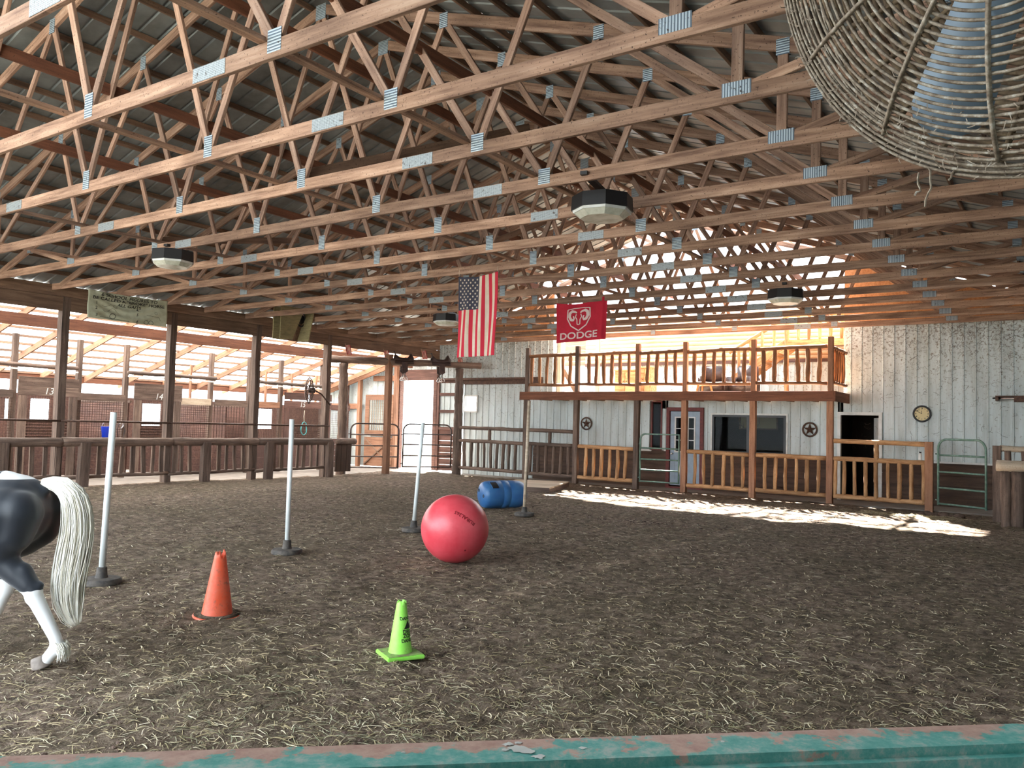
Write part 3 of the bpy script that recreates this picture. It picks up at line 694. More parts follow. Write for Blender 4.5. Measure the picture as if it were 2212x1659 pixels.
kick(3, 'kick fence section below the wall fan', PY[2], PY[3]+.1, [AX(*C6(c, 1150), XL).y for c in (1250, 1340, 1440, 1530, 1600, 1690, 1770)], [AX(*C6(1145, 1200), XL).y, AX(*C6(1870, 1200), XL).y])
MBx = thing('kick_fence', 'last short kick fence piece ending at the round gate post', 'fence', (XL, 18.2, 0), 0, 'kick fence along the stalls')
log('top_rail', (.2, -.4, 1.03), (.0, .5, 1.03), .1, 'grey', MBx); 
for k in range(3): beam('picket', (.1, -.3+k*.22, .1), (.1, -.28+k*.22, .95), .2, .06, 'wains', MBx, upv=(1, 0, 0))
# round gate posts with the crossbar
tag(log('gate_post', (-19.02, 18.48, -.3), (-19.05, 18.46, 3.50), .16, 'grey', r1=.14, seg=16), 'round grey gate post at the end of the kick fence', 'post')
tag(log('gate_post', (-16.66, 21.38, -.3), (-16.66, 21.38, 3.50), .15, 'grey', r1=.13, seg=16), 'round grey gate post right of the bright doorway', 'post')
tag(beam('gate_post', (-18.13, 19.56, -.3), (-18.13, 19.56, 3.86), .18, .18, 'post', upv=(0, 1, 0)), 'square post behind the left tube gate, below the left saddle', 'post')
tag(log('crossbar_log', (-19.35, 18.07, 3.62), (-16.2, 21.95, 3.62), .115, 'grey', r1=.1, seg=16), 'long dark log laid across the gate posts, carrying two saddles', 'log')
# stalls
SX = XS
def mesh_panel(parent, o, y0, y1, z0, z1, sp=.06, r=.004, horiz=True, mat='rust', name='wire_mesh'):
    mb = MB(); y = y0
    while y <= y1: mb.bar(V((SX, y, z0))-o, V((SX, y, z1))-o, r*2, r*2); y += sp
    if horiz:
        z = z0
        while z <= z1: mb.bar(V((SX, y0, z))-o, V((SX, y1, z))-o, r*2, r*2); z += sp
    return mb.build(name, mat, parent)
def stall_door(num, ya, yb, zt, zb, label, npx, pmat='grey', numc='white'):
    t = thing('stall_door', label, 'stall door', (SX, (ya+yb)/2, 0), 0, 'numbered stall doors'); o = V((SX, (ya+yb)/2, 0)); zm = (zt+zb)/2
    beam('sign_board', V((SX+.03, ya, zt-.12))-o, V((SX+.03, yb, zt-.12))-o, .04, .23, pmat, t); sb = beam('sign_board', V((SX+.03, ya, zb+.12))-o, V((SX+.03, yb, zb+.12))-o, .04, .23, pmat, t)
    for y in (ya+.12, yb-.12): beam('stile', V((SX+.02, y, .05))-o, V((SX+.02, y, zb))-o, .2, .05, pmat, t, upv=(1, 0, 0))
    mb = MB(); z = .1
    while z < 1.0: mb.box(tuple(V((SX-.02, ya+.2, z))-o), tuple(V((SX+.02, yb-.2, z+.17))-o)); z += .18
    mb.build('lower_boards', 'red', t)
    mb.v = []
    mesh_panel(t, o, ya+.22, yb-.22, 1.03, zb, .055, .004)
    mb = MB(); z = 1.05
    while z < 1.45: mb.box(tuple(V((SX-.03, ya+.22, z))-o), tuple(V((SX-.01, yb-.22, z+.035))-o)); z += .075
    mb.build('slats', 'rust', t)
    text('number', num, .24, numc, frame(V((SX+.055, AX(npx, 850, SX).y, zb+.115))-o, (0, 1, 0), (0, 0, 1)), t, shear=.2)
    return t
d13 = (AX(*C5(205, 400), SX).y, AX(*C5(925, 400), SX).y); d14 = (AX(*C5(1595, 400), SX).y, AX(*C5(2165, 400), SX).y); d15 = (AX(*C6(1400, 500), SX).y, AX(*C6(1960, 500), SX).y)
stall_door('13', *d13, 2.56, 2.09, 'stall door numbered 13, closest to the left edge', 103)
stall_door('14', *d14, 2.56, 2.09, 'stall door numbered 14, under the right half of the school figures banner', 341)
stall_door('15', *d15, 2.56, 2.05, 'stall door numbered 15, behind the wall fan', 652, 'red')
def stall_panel(ya, yb, label, zt=2.03, hz=True, pm='grey'):
    t = thing('stall_enclosure', label, 'stall front', (SX, (ya+yb)/2, 0), 0, 'stall fronts between the doors'); o = V((SX, (ya+yb)/2, 0))
    beam('top_plank', V((SX, ya, zt+.09))-o, V((SX, yb, zt+.09))-o, .05, .19, pm, t)
    mb = MB(); z = .05
    while z < 1.02: mb.box(tuple(V((SX-.02, ya, z))-o), tuple(V((SX+.02, yb, z+.19))-o)); z += .2
    mb.build('lower_boards', 'red', t); mesh_panel(t, o, ya, yb, 1.02, zt, .065 if hz else .1, .004 if hz else .007, hz)
    return t
pA = (d13[1]+.02, AX(*C5(1490, 450), SX).y); pB = (AX(*C6(160, 500), SX).y, AX(*C6(525, 500), SX).y); pC = (AX(*C6(575, 500), SX).y, AX(*C6(960, 500), SX).y); pD = (AX(*C6(1090, 560), SX).y, AX(*C6(1345, 560), SX).y); pE = (d15[1]+.05, 20.9)
stall_panel(*pA, 'mesh topped stall front right of door 13, above the blue bucket'); stall_panel(*pB, 'mesh topped stall front just right of door 14', pm='pale')
stall_panel(*pC, 'dark planked stall front left of the blown out window', hz=False); stall_panel(*pD, 'stall front under the bright window left of door 15', pm='post'); stall_panel(*pE, 'stall front at the far end of the aisle', pm='red')
stall_panel(6.5, d13[0]-.1, 'stall front at the left edge')
for y, lab in ((d13[0]-.06, 'stall post left of door 13'), (AX(*C5(1520, 300), SX).y, 'stall post left of door 14'), (AX(*C6(550, 300), SX).y, 'stall post carrying the right end of the middle track rail'), (AX(*C6(1010, 300), SX).y, 'stall post hidden beside the tall timber post'), (AX(*C6(1385, 300), SX).y, 'stall post left of door 15'), (d13[1]+.06, 'stall post right of door 13'), (AX(*C6(1880, 300), SX).y, 'stall post right of door 15')):
    tag(beam('stall_post', (SX-.1, y, -.1), (SX-.1, y, 3.6), .13, .12, 'grey', upv=(0, 1, 0)), lab, 'post', 'posts of the stall fronts')
for c, lab in (((290, 0), 'short strut above door 14'), ((1190, 0), 'short strut left of door 15'), ((1500, 0), 'short strut above door 15'), ((1790, 0), 'short strut right of the wall fan')):
    y = AX(*C6(c[0], 150), SX-1.2).y; x = SX-1.2
    tag(beam('stall_strut', (x, y, 2.1), (x, y, lean_z(x)-.1), .09, .05, 'post', upv=(0, 1, 0)), lab, 'strut', 'struts between stall walls and roof')
def track(ya, yb, lab):
    t = thing('door_track', lab, 'track', (SX+.1, (ya+yb)/2, 2.78), 0, 'sliding door tracks'); L = (yb-ya)/2
    log('rail', (0, -L, .05), (0, L, .05), .055, 'grey', t); beam('guide', (.02, -L, -.05), (.02, L, -.05), .05, .04, 'white', t)
track(8.6, AX(*C5(925, 160), SX+.1).y, 'brown door track above door 13'); track(AX(*C5(1530, 200), SX+.1).y, AX(*C6(590, 260), SX+.1).y, 'brown door track above door 14')
track(AX(*C6(1110, 300), SX+.1).y, AX(*C6(1890, 330), SX+.1).y, 'brown door track above door 15')
# stall partitions going back to the outer wall
for y, lab in ((AX(5, 850, SX).y, 'board partition left of stall 13'), (AX(288, 850, SX).y, 'board partition between stalls 13 and 14'), (AX(500, 850, SX).y, 'board partition right of stall 14'), (AX(547, 850, SX).y, 'board partition left of stall 15')):
    t = thing('stall_partition', lab, 'partition', ((SX+XO)/2, y, 0), 0, 'stall partitions'); mb = MB(); x = -1.55
    while x < 1.5: mb.box((x, -.02, 0), (x+.17, .02, 2.0)); x += .18
    mb.build('boards', 'red', t); beam('cap', (-1.6, 0, 2.04), (1.6, 0, 2.04), .06, .06, 'grey', t)
# dutch door of the end stall, seen past the left gate
C7 = lambda x, y: (720+x/5.53, 740+y/5.53)
t = thing('dutch_door', 'sunlit two-part board door with mesh, at the end of the stall aisle', 'stall door', (-21.2, 22.45, 0))
x0, x1 = -.72, .7
mb = MB(); win_box(mb, x0, x1, 1.15, 2.68, -.03, .03, .2); mb.build('upper_leaf', 'post', t)
mb = MB(); 
for i in range(10): mb.bar((x0+.2+i*.11, 0, 1.35), (x0+.2+i*.11, 0, 2.5), .02, .02)
for i in range(12): mb.bar((x0+.2, 0, 1.35+i*.1), (x1-.2, 0, 1.35+i*.1), .008, .008)
mb.build('wire_mesh', 'pale', t); MB().box((x0, -.03, .02), (x1, .03, 1.1)).build('lower_leaf', 'post', t)
beam('cross_brace', (x0+.05, -.05, .08), (x1-.05, -.05, 1.05), .04, .05, 'dark', t); beam('cross_brace', (x0+.05, -.05, 1.05), (x1-.05, -.05, .08), .04, .05, 'dark', t)
for x, lab in ((-22.3, 'timber post left of the two-part door'), (-20.45, 'timber post right of the two-part door'), (-23.0, 'timber post in the far left corner of the aisle end')):
    tag(beam('aisle_post', (x, 22.5, -.1), (x, 22.5, lean_z(x)-.1 if x < -21 else 3.9), .14, .14, 'post' if x > -23 else 'red', upv=(0, 1, 0)), lab, 'post')
tag(beam('girt', (XO+.1, 22.6, 2.25), (-22.3, 22.6, 2.25), .05, .2, 'post'), 'cross board low on the aisle end wall', 'board'); tag(beam('girt', (-21.7, 22.6, 3.3), (-20.5, 22.6, 3.3), .05, .2, 'post'), 'cross board high on the aisle end wall', 'board')
tag(beam('end_rafter', (XL-.12, 22.45, lean_z(XL)-.1), (XO-.2, 22.45, lean_z(XO-.2)-.1), .05, .2, 'post'), 'last sloping rafter against the aisle end wall', 'rafter')
# ------------------------------------------------------------------ loft stair and furniture
st = thing('log_staircase', 'log railed stair and landing climbing to the right behind the balcony', 'staircase', (-7, 24.3, 2.6)); o = V((-7, 24.3, 2.6))
lx0, lx1 = -6.79, -5.0
MB().box(tuple(V((lx0, 24.25, 4.3))-o), tuple(V((lx1, 25.9, 4.36))-o)).build('landing_floor', 'pale', st)
beam('landing_fascia', V((lx0, 24.25, 4.28))-o, V((lx1, 24.25, 4.28))-o, .06, .2, 'log', st)
beam('stringer', V((-9.3, 24.3, 2.62))-o, V((lx0, 24.3, 4.3))-o, .06, .22, 'log', st); beam('stringer', V((-9.3, 25.3, 2.62))-o, V((lx0, 25.3, 4.3))-o, .06, .22, 'log', st)
for i in range(8): MB().box(tuple(V((-9.2+i*.31, 24.3, 2.72+i*.208))-o), tuple(V((-8.9+i*.31, 25.3, 2.76+i*.208))-o)).build('tread', 'log', st)
log('handrail', V((-8.5, 24.25, 4.05))-o, V((-6.73, 24.25, 5.1))-o, .055, 'log', st); log('handrail', V((-6.73, 24.25, 5.1))-o, V((lx1, 24.25, 5.08))-o, .055, 'log', st)
log('handrail', V((lx1, 24.25, 5.08))-o, V((lx1, 25.9, 5.08))-o, .05, 'log', st)
for x in (-8.2, -7.85, -7.5, -7.15): log('baluster', V((x, 24.25, 2.62+(x+9.3)*.67+.1))-o, V((x, 24.25, 4.05+(x+8.5)*.593))-o, .045, 'log', st, wob=.3, necks=True)
for x in (-6.45, -6.15, -5.85, -5.55, -5.25): log('baluster', V((x, 24.25, 4.36))-o, V((x, 24.25, 5.05))-o, .05, 'log', st, wob=.3, necks=True)
for x in (-6.78, lx1): log('newel', V((x, 24.25, 2.62))-o, V((x, 24.25, 5.15))-o, .065, 'log', st)
for k in range(4): log('baluster', V((lx1, 24.6+k*.35, 4.36))-o, V((lx1, 24.6+k*.35, 5.05))-o, .05, 'log', st, necks=True)
def cabinet(name, label, cat, a, w, d, h, mat):
    t = thing(name, label, cat, (a.x, a.y, 2.6)); MB().box((-w/2, -d/2, .06), (w/2, d/2, h-.03)).build('body', mat, t)
    MB().box((-w/2-.02, -d/2-.03, h-.03), (w/2+.02, d/2, h)).build('top', mat, t)
    for s in (-1, 1): MB().box((s*w/4-w/4+.02, -d/2-.02, .1), (s*w/4+w/4-.02, -d/2, h-.07)).build('door', mat, t); 
    for s in (-1, 1): MB().lathe([(0, 0), (.015, .01), (.015, .03), (0, .035)], (s*.05, -d/2-.02, h*.6), 8, axis=(0, -1, 0)).build('knob', 'black', t)
    for x in (-w/2+.04, w/2-.04):
        for y in (-d/2+.04, d/2-.04): MB().box((x-.03, y-.03, 0), (x+.03, y+.03, .06)).build('foot', mat, t)
    return t
cabinet('wooden_cabinet', 'orange wooden cabinet on the loft, behind the second balcony bay', 'cabinet', AY(1358, 850, 24.0), .75, .5, .95, 'log')
cabinet('wooden_cabinet', 'narrow orange wooden cabinet on the loft, behind the third balcony bay', 'cabinet', AY(1399, 850, 24.2), .4, .5, 1.05, 'log')
def armchair(label, a, rz):
    t = thing('armchair', label, 'chair', (a.x, a.y, 2.6), rz, 'brown chairs on the loft')
    def rb(name, a_, b_): 
        o_ = MB().box(a_, b_).build(name, 'leather', t); bm = bmesh.new(); bm.from_mesh(o_.data); bmesh.ops.bevel(bm, geom=bm.edges[:], offset=.05, segments=3, affect='EDGES'); bm.to_mesh(o_.data); bm.free()
        for p in o_.data.polygons: p.use_smooth = True
    rb('seat', (-.3, -.3, .2), (.3, .28, .48)); rb('backrest', (-.32, .18, .3), (.32, .42, 1.0)); rb('armrest', (-.42, -.3, .15), (-.28, .35, .66)); rb('armrest', (.28, -.3, .15), (.42, .35, .66))
    for x in (-.34, .34):
        for y in (-.22, .28): MB().tube([(x, y, 0), (x, y, .2)], .02, 8).build('leg', 'black', t)
armchair('brown padded chair on the loft, left one of the pair', AY(1540, 850, 23.4), .3); armchair('brown padded chair on the loft, right one of the pair', AY(1602, 850, 23.5), -.3)
t = thing('coffee_table', 'low round brown table on the loft behind the fourth balcony bay', 'table', tuple(V((AY(1520, 850, 22.6).x, 22.6, 2.6))))
MB().lathe([(.0, .36), (.42, .36), (.44, .38), (.42, .41), (0, .41)], seg=28).build('top', 'log', t, True)
for k in range(3): a = k*2.1; MB().tube([(math.cos(a)*.3, math.sin(a)*.3, 0), (math.cos(a)*.2, math.sin(a)*.2, .37)], .03, 8).build('leg', 'log', t, True)
# inside the office window
t = thing('wall_hanging', 'pale yellow panel on the office back wall, seen through the dark window', 'picture', (-7.9, 25.19, 1.95)); MB().box((-.55, -.02, -.2), (.6, 0, .35)).build('panel', 'cream', t); win = MB(); win_box(win, -.57, .62, -.22, .37, -.04, .0, .04); win.build('frame', 'dark', t)
t = thing('office_desk', 'dark desk inside the office window', 'desk', (-7.5, 24.5, 0)); MB().box((-1, -.35, .7), (1, .35, .76)).build('top', 'wains', t)
for s in (-1, 1): MB().box((s*.8-.18, -.33, 0), (s*.8+.18, .33, .7)).build('pedestal', 'wains', t)
t = thing('antler_mount', 'pair of pale antlers hanging inside the office window', 'antlers', (-7.75, 24.0, 1.75))
for s in (-1, 1):
    pts = [(s*.03, 0, 0), (s*.18, -.05, .02), (s*.3, -.08, .15), (s*.3, -.1, .35)]; MB().tube(pts, [.02, .018, .014, .006], 8).build('antler', 'pale', t, True)
    for k in (1, 2): p = V(pts[k]); MB().tube([p, p+V((-s*.02, -.08, .16))], [.012, .004], 8).build('tine', 'pale', t, True)
MB().lathe([(0, -.05), (.05, -.02), (.05, .04), (0, .06)]).build('plaque', 'dark', t, True)
# ------------------------------------------------------------------ wall decorations
def star(label, a, R):
    t = thing('metal_star', label, 'star', (a.x, YW-.05, a.z), 0, 'round metal star ornaments'); 
    MB().tube([(math.cos(k/32*2*PI)*R*.9, 0, math.sin(k/32*2*PI)*R*.9) for k in range(32)], R*.11, 8, closed=True).build('ring', 'rust', t, True)
    vs = [(0, -.03, 0)]; 
    for k in range(10): rr = R*.84 if k % 2 == 0 else R*.33; an = PI/2+k*PI/5; vs.append((math.cos(an)*rr, 0, math.sin(an)*rr))
    MB().add(vs, [(0, 1+k, 1+(k+1) % 10) for k in range(10)]).build('star', 'rust', t)
star('dark metal star in a ring left of the narrow window', AY(1268, 915, YW), .205); star('dark metal star in a ring between the double window and the dark doorway', AY(1750, 928, YW), .2)
a = AY(1992, 894, YW); t = thing('wall_clock', 'round clock with a black rim and cream face on the metal wall', 'clock', (a.x, YW-.04, a.z))
MB().tube([(math.cos(k/40*2*PI)*.19, 0, math.sin(k/40*2*PI)*.19) for k in range(40)], .024, 10, closed=True).build('rim', 'black', t, True)
MB().lathe([(0, 0), (.185, 0), (.185, .012), (0, .012)], (0, .01, 0), 40, axis=(0, -1, 0)).build('face', 'cream', t)
for k in range(12):
    an = PI/2-(k+1)*PI/6; text('numeral', str(k+1), .05, 'ink', frame((math.cos(an)*.138, -.006, math.sin(an)*.138), (1, 0, 0), (0, 0, 1)), t, extr=.001, bold=.002)
for L, an in ((.08, PI/2-2*PI*(11+50/60)/12), (.12, PI/2-2*PI*50/60)): MB().bar((0, -.014, 0), (math.cos(an)*L, -.014, math.sin(an)*L), .01, .003, (0, 1, 0)).build('hand', 'ink', t)
# tube heater at the right
a = AY(2150, 860, 22.3); t = thing('tube_heater', 'dark tube with a brown box, mounted on the metal wall at the right edge', 'heater', (a.x, 22.35, a.z))
MB().tube([(0, 0, 0), (1.6, 0, 0)], .035, 12).build('tube', 'chrome', t, True); MB().box((.0, -.08, .03), (1.6, .1, .06)).build('reflector', 'rust', t)
MB().box((.38, -.12, -.09), (1.2, .12, .05)).build('burner_box', 'rust', t); MB().box((.0, -.05, -.06), (.06, .34, .06)).build('bracket', 'rust', t); MB().tube([(-.06, 0, 0), (0, 0, 0)], .02, 8).build('end_cap', 'black', t)
# bottle on the fence rail
a = AY(*C4(663, 1100), BY); t = thing('spray_bottle', 'small white bottle with a dark cap standing on the log fence rail', 'bottle', (a.x, BY, 1.105))
MB().lathe([(0, 0), (.036, 0), (.038, .01), (.038, .12), (.022, .15), (.018, .16), (0, .16)], seg=16).build('bottle_body', 'white', t, True); MB().lathe([(0, .155), (.024, .155), (.024, .19), (0, .19)], seg=12).build('cap', 'black', t)
# dead vines and cobweb strands on the metal
mb = MB(); rnd = random.Random(4)
for k in range(1100):
    x = rnd.uniform(-4.7, -.6) if k % 3 else rnd.uniform(-18.3, -14.2); z = 4.45-abs(rnd.gauss(0, .9)) if rnd.random() < .7 else rnd.uniform(1.3, 4.4)
    if k % 7 == 0: x = rnd.choice([-2.1, -1.2, -4.2])+rnd.gauss(0, .22); z = 4.2+rnd.gauss(0, .15)
    if z < 1.2 or z > 4.5: continue
    if k % 7 and k % 2: x = round(x/.26)*.26+rnd.gauss(0, .02)
    an = rnd.uniform(0, 2*PI); pts = []; n = rnd.randint(3, 8); cv = rnd.uniform(-.7, .7)
    for i in range(n): pts.append((x, YW-.03-rnd.random()*.02, min(4.5, z))); x += math.cos(an)*.03; z += math.sin(an)*.025; an += cv+rnd.gauss(0, .3)
    mb.tube(pts, [rnd.uniform(.001, .0032)]*n, 4)
tag(mb.build('vine_strands', 'wains'), 'dry dark vine and cobweb strands clinging to the white metal wall', 'vines', kind='stuff')
# ------------------------------------------------------------------ lamps
def lamp(label, x, y, n, s=.34):
    z = 4.22; t = thing('barn_light', label, 'ceiling light', (x, y, z), .2, 'octagonal barn lights')
    oc = [(math.cos(PI/8+k*PI/4)*s, math.sin(PI/8+k*PI/4)*s) for k in range(8)]
    def pr(z0, z1, a, b): return [(p*a, q*a, z0) for p, q in oc]+[(p*b, q*b, z1) for p, q in oc], [tuple(reversed(range(8))), tuple(range(8, 16))]+[(i, (i+1) % 8, 8+(i+1) % 8, 8+i) for i in range(8)]
    MB().add(*pr(0, .17, 1.03, 1.0)).build('housing', 'black', t); MB().add(*pr(-.03, .0, .96, .98)).build('rim', 'white', t); MB().add(*pr(-.09, -.03, .72, .93)).build('lens', 'lens', t)
    MB().tube([(0, 0, .17), (0, 0, .24)], .015, 8).build('stem', 'black', t); MB().box((-.04, -abs(TY(n)-y)-.1, .23), (.04, abs(TY(n)-y)+.1, .27)).build('bracket', 'black', t)
lamp('octagonal barn light high at the left', -12.26, 7.92, 5); lamp('large octagonal barn light nearest the viewer, right of the ridge', -4.55, 8.5, 6, .36)
lamp('octagonal barn light above the right end of the balcony', -4.46, 15.85, 11); lamp('octagonal barn light behind the national flag', -12.88, 15.95, 11)
# ------------------------------------------------------------------ cloth
def cloth(name, parent, loc, w, h, nx, nz, disp, matf, mats, sag=None):
    vs = []; 
    for j in range(nz+1):
        for i in range(nx+1):
            u, v = i/nx, j/nz; x, z = u*w, -v*h
            if sag: x, z = sag(u, v, x, z)
            vs.append((x, disp(u, v), z))
    fs = [(j*(nx+1)+i, (j+1)*(nx+1)+i, (j+1)*(nx+1)+i+1, j*(nx+1)+i+1) for j in range(nz) for i in range(nx)]
    me = bpy.data.meshes.new(name); me.from_pydata(vs, [], fs)
    for m_ in mats: me.materials.append(M[m_])
    me.polygons.foreach_set('material_index', [matf((i+.5)/nx, (j+.5)/nz) for j in range(nz) for i in range(nx)])
    me.polygons.foreach_set('use_smooth', [True]*len(fs)); ob = link(name, me, None, parent, loc)
    md = ob.modifiers.new('thickness', 'SOLIDIFY'); md.thickness = .003; return ob
# national flag hung from truss 8
P = AY(991, 598, TY(8)-.03); Q = AY(1068, 770, TY(8)-.03); W_ = Q.x-P.x+.03; H_ = P.z-Q.z
t = thing('national_flag', 'faded stars and stripes flag hanging vertically from a truss', 'flag', tuple(P))
fd = lambda u, v: .028*math.sin(u*17+v*1.5)*min(1, v*2+.15)+.02*math.sin(u*7+v*4)*v - .03*math.exp(-((u-.55-.35*(.3-v))/.07)**2)*max(0, .5-v)
def fsag(u, v, x, z): return x+.012*math.sin(v*5)*u, z+.03*u*(1-v)-.045*math.sin(PI*u)*(1-v)**2+.02*u*v
cloth('cloth', t, (0, 0, 0), W_, H_, 78, 60, fd, lambda u, v: 2 if (u < 7/13 and v < .42) else (0 if int((u)*13) % 2 == 0 else 1), ['flagred', 'flagwhite', 'flagblue'], fsag)
mb = MB()
for r_ in range(11):
    for c_ in range(5 if r_ % 2 == 0 else 4):
        u = (c_+.5+(0 if r_ % 2 == 0 else .5))/5*7/13; v = .025+(r_+.4)/11*.39; x, z = fsag(u, v, u*W_, -v*H_); y = fd(u, v)-.007
        vs = [(x, y, z)]+[(x+math.cos(PI/2+k*PI/5)*(.024 if k % 2 == 0 else .01), y, z+math.sin(PI/2+k*PI/5)*(.024 if k % 2 == 0 else .01)) for k in range(10)]
        mb.add(vs, [(0, 1+k, 1+(k+1) % 10) for k in range(10)])
mb.build('stars', 'flagwhite', t)
for x in (0.01, W_-.01): MB().tube([(x, 0, .0), (x, 0, .12)], .003, 6).build('cord', 'flagwhite', t)
# crimson banner on truss 11
yb = TY(11)-.03; P = AY(1203, 655, yb); Q = AY(1309, 733, yb); W_ = Q.x-P.x; H_ = P.z-Q.z+.04
t = thing('crimson_banner', 'crimson banner with a pale ram head shield, hanging from a truss', 'banner', tuple(P))
bd = lambda u, v: .02*math.sin(u*9+v*3)*v+.03*math.sin(PI*u)*math.exp(-(v/.15)**2)+(.035*math.sin(u*40) if u > .91 else 0)*.6
def bsag(u, v, x, z): return x+.02*(v-.5)*(1-2*u), z+.10*u*(1-v)*1.0-.09*math.sin(PI*u)*(1-v)**2+.05*u*v
cloth('cloth', t, (0, 0, 0), W_, H_, 60, 40, bd, lambda u, v: 0, ['dodge'], bsag)
def decal(flat, name, mat, par, W0, H0, dsp, sg, off=-.006):
    vs = []
    for x, z in flat[0]: u, v = x/W0, -z/H0; X, Z = sg(u, v, x, z); vs.append((X, dsp(u, v)+off, Z))
    me = bpy.data.meshes.new(name); me.from_pydata(vs, [], flat[1]); me.materials.append(M[mat]); return link(name, me, None, par)
def strip(pts, w, k0=0):
    vs = []; fs = []
    for i, p in enumerate(pts):
        a = V(pts[max(i-1, 0)]); b = V(pts[min(i+1, len(pts)-1)]); d = (b-a).normalized(); n = V((-d.y, d.x)); ww = w[i] if isinstance(w, list) else w
        vs += [tuple(V(p)+n*ww/2), tuple(V(p)-n*ww/2)]
    for i in range(len(pts)-1): fs.append((k0+2*i, k0+2*i+1, k0+2*i+3, k0+2*i+2))
    return vs, fs
def dens(pts, n=6):
    out = []
    for a, b in zip(pts, pts[1:]): out += [tuple(V(a).lerp(V(b), i/n)) for i in range(n)]
    return out+[pts[-1]]
def join(parts):
    vs = []; fs = []
    for v_, f_ in parts: k = len(vs); vs += v_; fs += [tuple(i+k for i in f) for f in f_]
    return vs, fs
cx, s = W_*.455, W_/1.15
def Pt(x, y): return (cx+x*s, -H_*.17+y*s)
sh = [Pt(-.25, 0), Pt(-.26, -.2), Pt(-.17, -.36), Pt(0, -.47), Pt(.17, -.36), Pt(.26, -.2), Pt(.25, 0)]
parts = [strip(dens(sh), .026*s), strip(dens([Pt(-.25, 0), Pt(-.1, .03), Pt(.1, .03), Pt(.25, 0)]), .02*s)]
for g in (-1, 1):
    horn = [Pt(g*.04, -.08), Pt(g*.08, -.05), Pt(g*.15, -.035), Pt(g*.2, -.08), Pt(g*.21, -.16), Pt(g*.17, -.23), Pt(g*.12, -.24), Pt(g*.1, -.2), Pt(g*.12, -.15)]
    parts.append(strip(dens(horn, 3), [s*(.03+.035*math.sin(PI*min(1, i/24*1.1))) for i in range(25)]))
    parts.append(strip(dens([Pt(g*.05, -.11), Pt(g*.07, -.17), Pt(g*.035, -.23), Pt(g*.03, -.33), Pt(0, -.345)], 3), .022*s))
decal(join(parts), 'ram_shield', 'dodgeink', t, W_, H_, bd, bsag)
me = text_mesh('DODGE', .19*s, 0, bold=.004); 
vs = [(cx+v.co.x*1.3, -H_*.86+v.co.y) for v in me.vertices]; fs = [tuple(p.vertices) for p in me.polygons]
decal((vs, fs), 'lettering', 'dodgeink', t, W_, H_, bd, bsag, -.008)
for x, z in ((.01, .0), (W_-.01, .1)): MB().tube([(x, 0, z), (x, 0, z+.08)], .003, 6).build('cord', 'flagwhite', t)
# school figures banner on the header
a = AX(191, 624, -17.55); b = AX(360, 704, -17.55); W_ = b.y-a.y; H_ = .62
t = thing('school_figures_banner', 'wrinkled white banner listing six school figures, on the left header', 'banner', (-17.55, a.y, min(a.z, CB-.005)), PI/2)
sd_ = lambda u, v: -.02*math.sin((v-.9*math.sin(PI*u)*.6)*22)*math.sin(PI*u)-.012*math.sin(v*8+u*3)
ns = lambda u, v, x, z: (x, z-.03*math.sin(PI*u)*(1-v))
cloth('sheet', t, (0, 0, 0), W_, H_, 50, 30, sd_, lambda u, v: 0, ['banner'], ns)
def btext(body, size, cx_, cz_, sx=1.0):
    me = text_mesh(body, size, 0, bold=.002); vs = [(cx_+v.co.x*sx, cz_+v.co.y) for v in me.vertices]; decal((vs, [tuple(p.vertices) for p in me.polygons]), 'lettering', 'ink', t, W_, H_, sd_, ns, -.028)
btext('6 SCHOOL FIGURES TO', .095, W_*.5, -.07, 1.35); btext('BE CALLED A "BROKE" HORSE', .095, W_*.5, -.16, 1.35); btext('ALL GAITS', .09, W_*.5, -.25, 1.35)
for n_, x, z in (('1', .1, -.27), ('2', .1, -.38), ('3', .1, -.54), ('4', .6, -.31), ('5', .6, -.42), ('6', .6, -.58)): btext(n_, .09, W_*x, z)
circ = lambda x, z, r, n=20: [(x+math.cos(i/n*2*PI)*r, z+math.sin(i/n*2*PI)*r) for i in range(n+1)]
parts = [strip(circ(W_*.29, -.53, .062), .012), strip(circ(W_*.72, -.57, .05), .01), strip(circ(W_*.78, -.57, .05), .01), strip(dens([(W_*.14, -.57), (W_*.5, -.6)]), .008),
         strip([(W_*.17+i*.02, -.3-.03*math.sin(i*.5)) for i in range(18)], .006), strip([(W_*.17+i*.02, -.4-.05*math.sin(i*.4)) for i in range(20)], .006), strip(circ(W_*.32, -.3, .04), .005), strip(dens([(W_*.72, -.4), (W_*.88, -.42), (W_*.9, -.5)]), .007), strip(circ(W_*.84, -.33, .03), .005)]
decal(join(parts), 'figures', 'ink', t, W_, H_, sd_, ns, -.028)
# little flags along the header
for i, (px, py, lab) in enumerate(((750, 745, 'tiny striped flag on the header, leftmost of the four'), (833, 757, 'tiny striped flag on the header, second from the left'), (914, 757, 'tiny striped flag on the header, third from the left'), (992, 773, 'tiny striped flag right below the big national flag'))):
    p = AX(px, py, XL+.2) if i < 3 else AY(px, py, 22.4)
    t = thing('hand_flag', lab, 'flag', tuple(p), .6, 'tiny flags on the header'); dy = .3
    cloth('cloth', t, (-.07, 0, 0), .16, .3, 14, 6, lambda u, v: .03*math.sin(u*6), lambda u, v: int(u*7) % 2, ['flagred', 'flagwhite'], lambda u, v, x, z: (x+z*-.25, z)); MB().tube([(-.07, 0, .05), (.0, 0, -.34)], .005, 6).build('stick', 'pale', t)
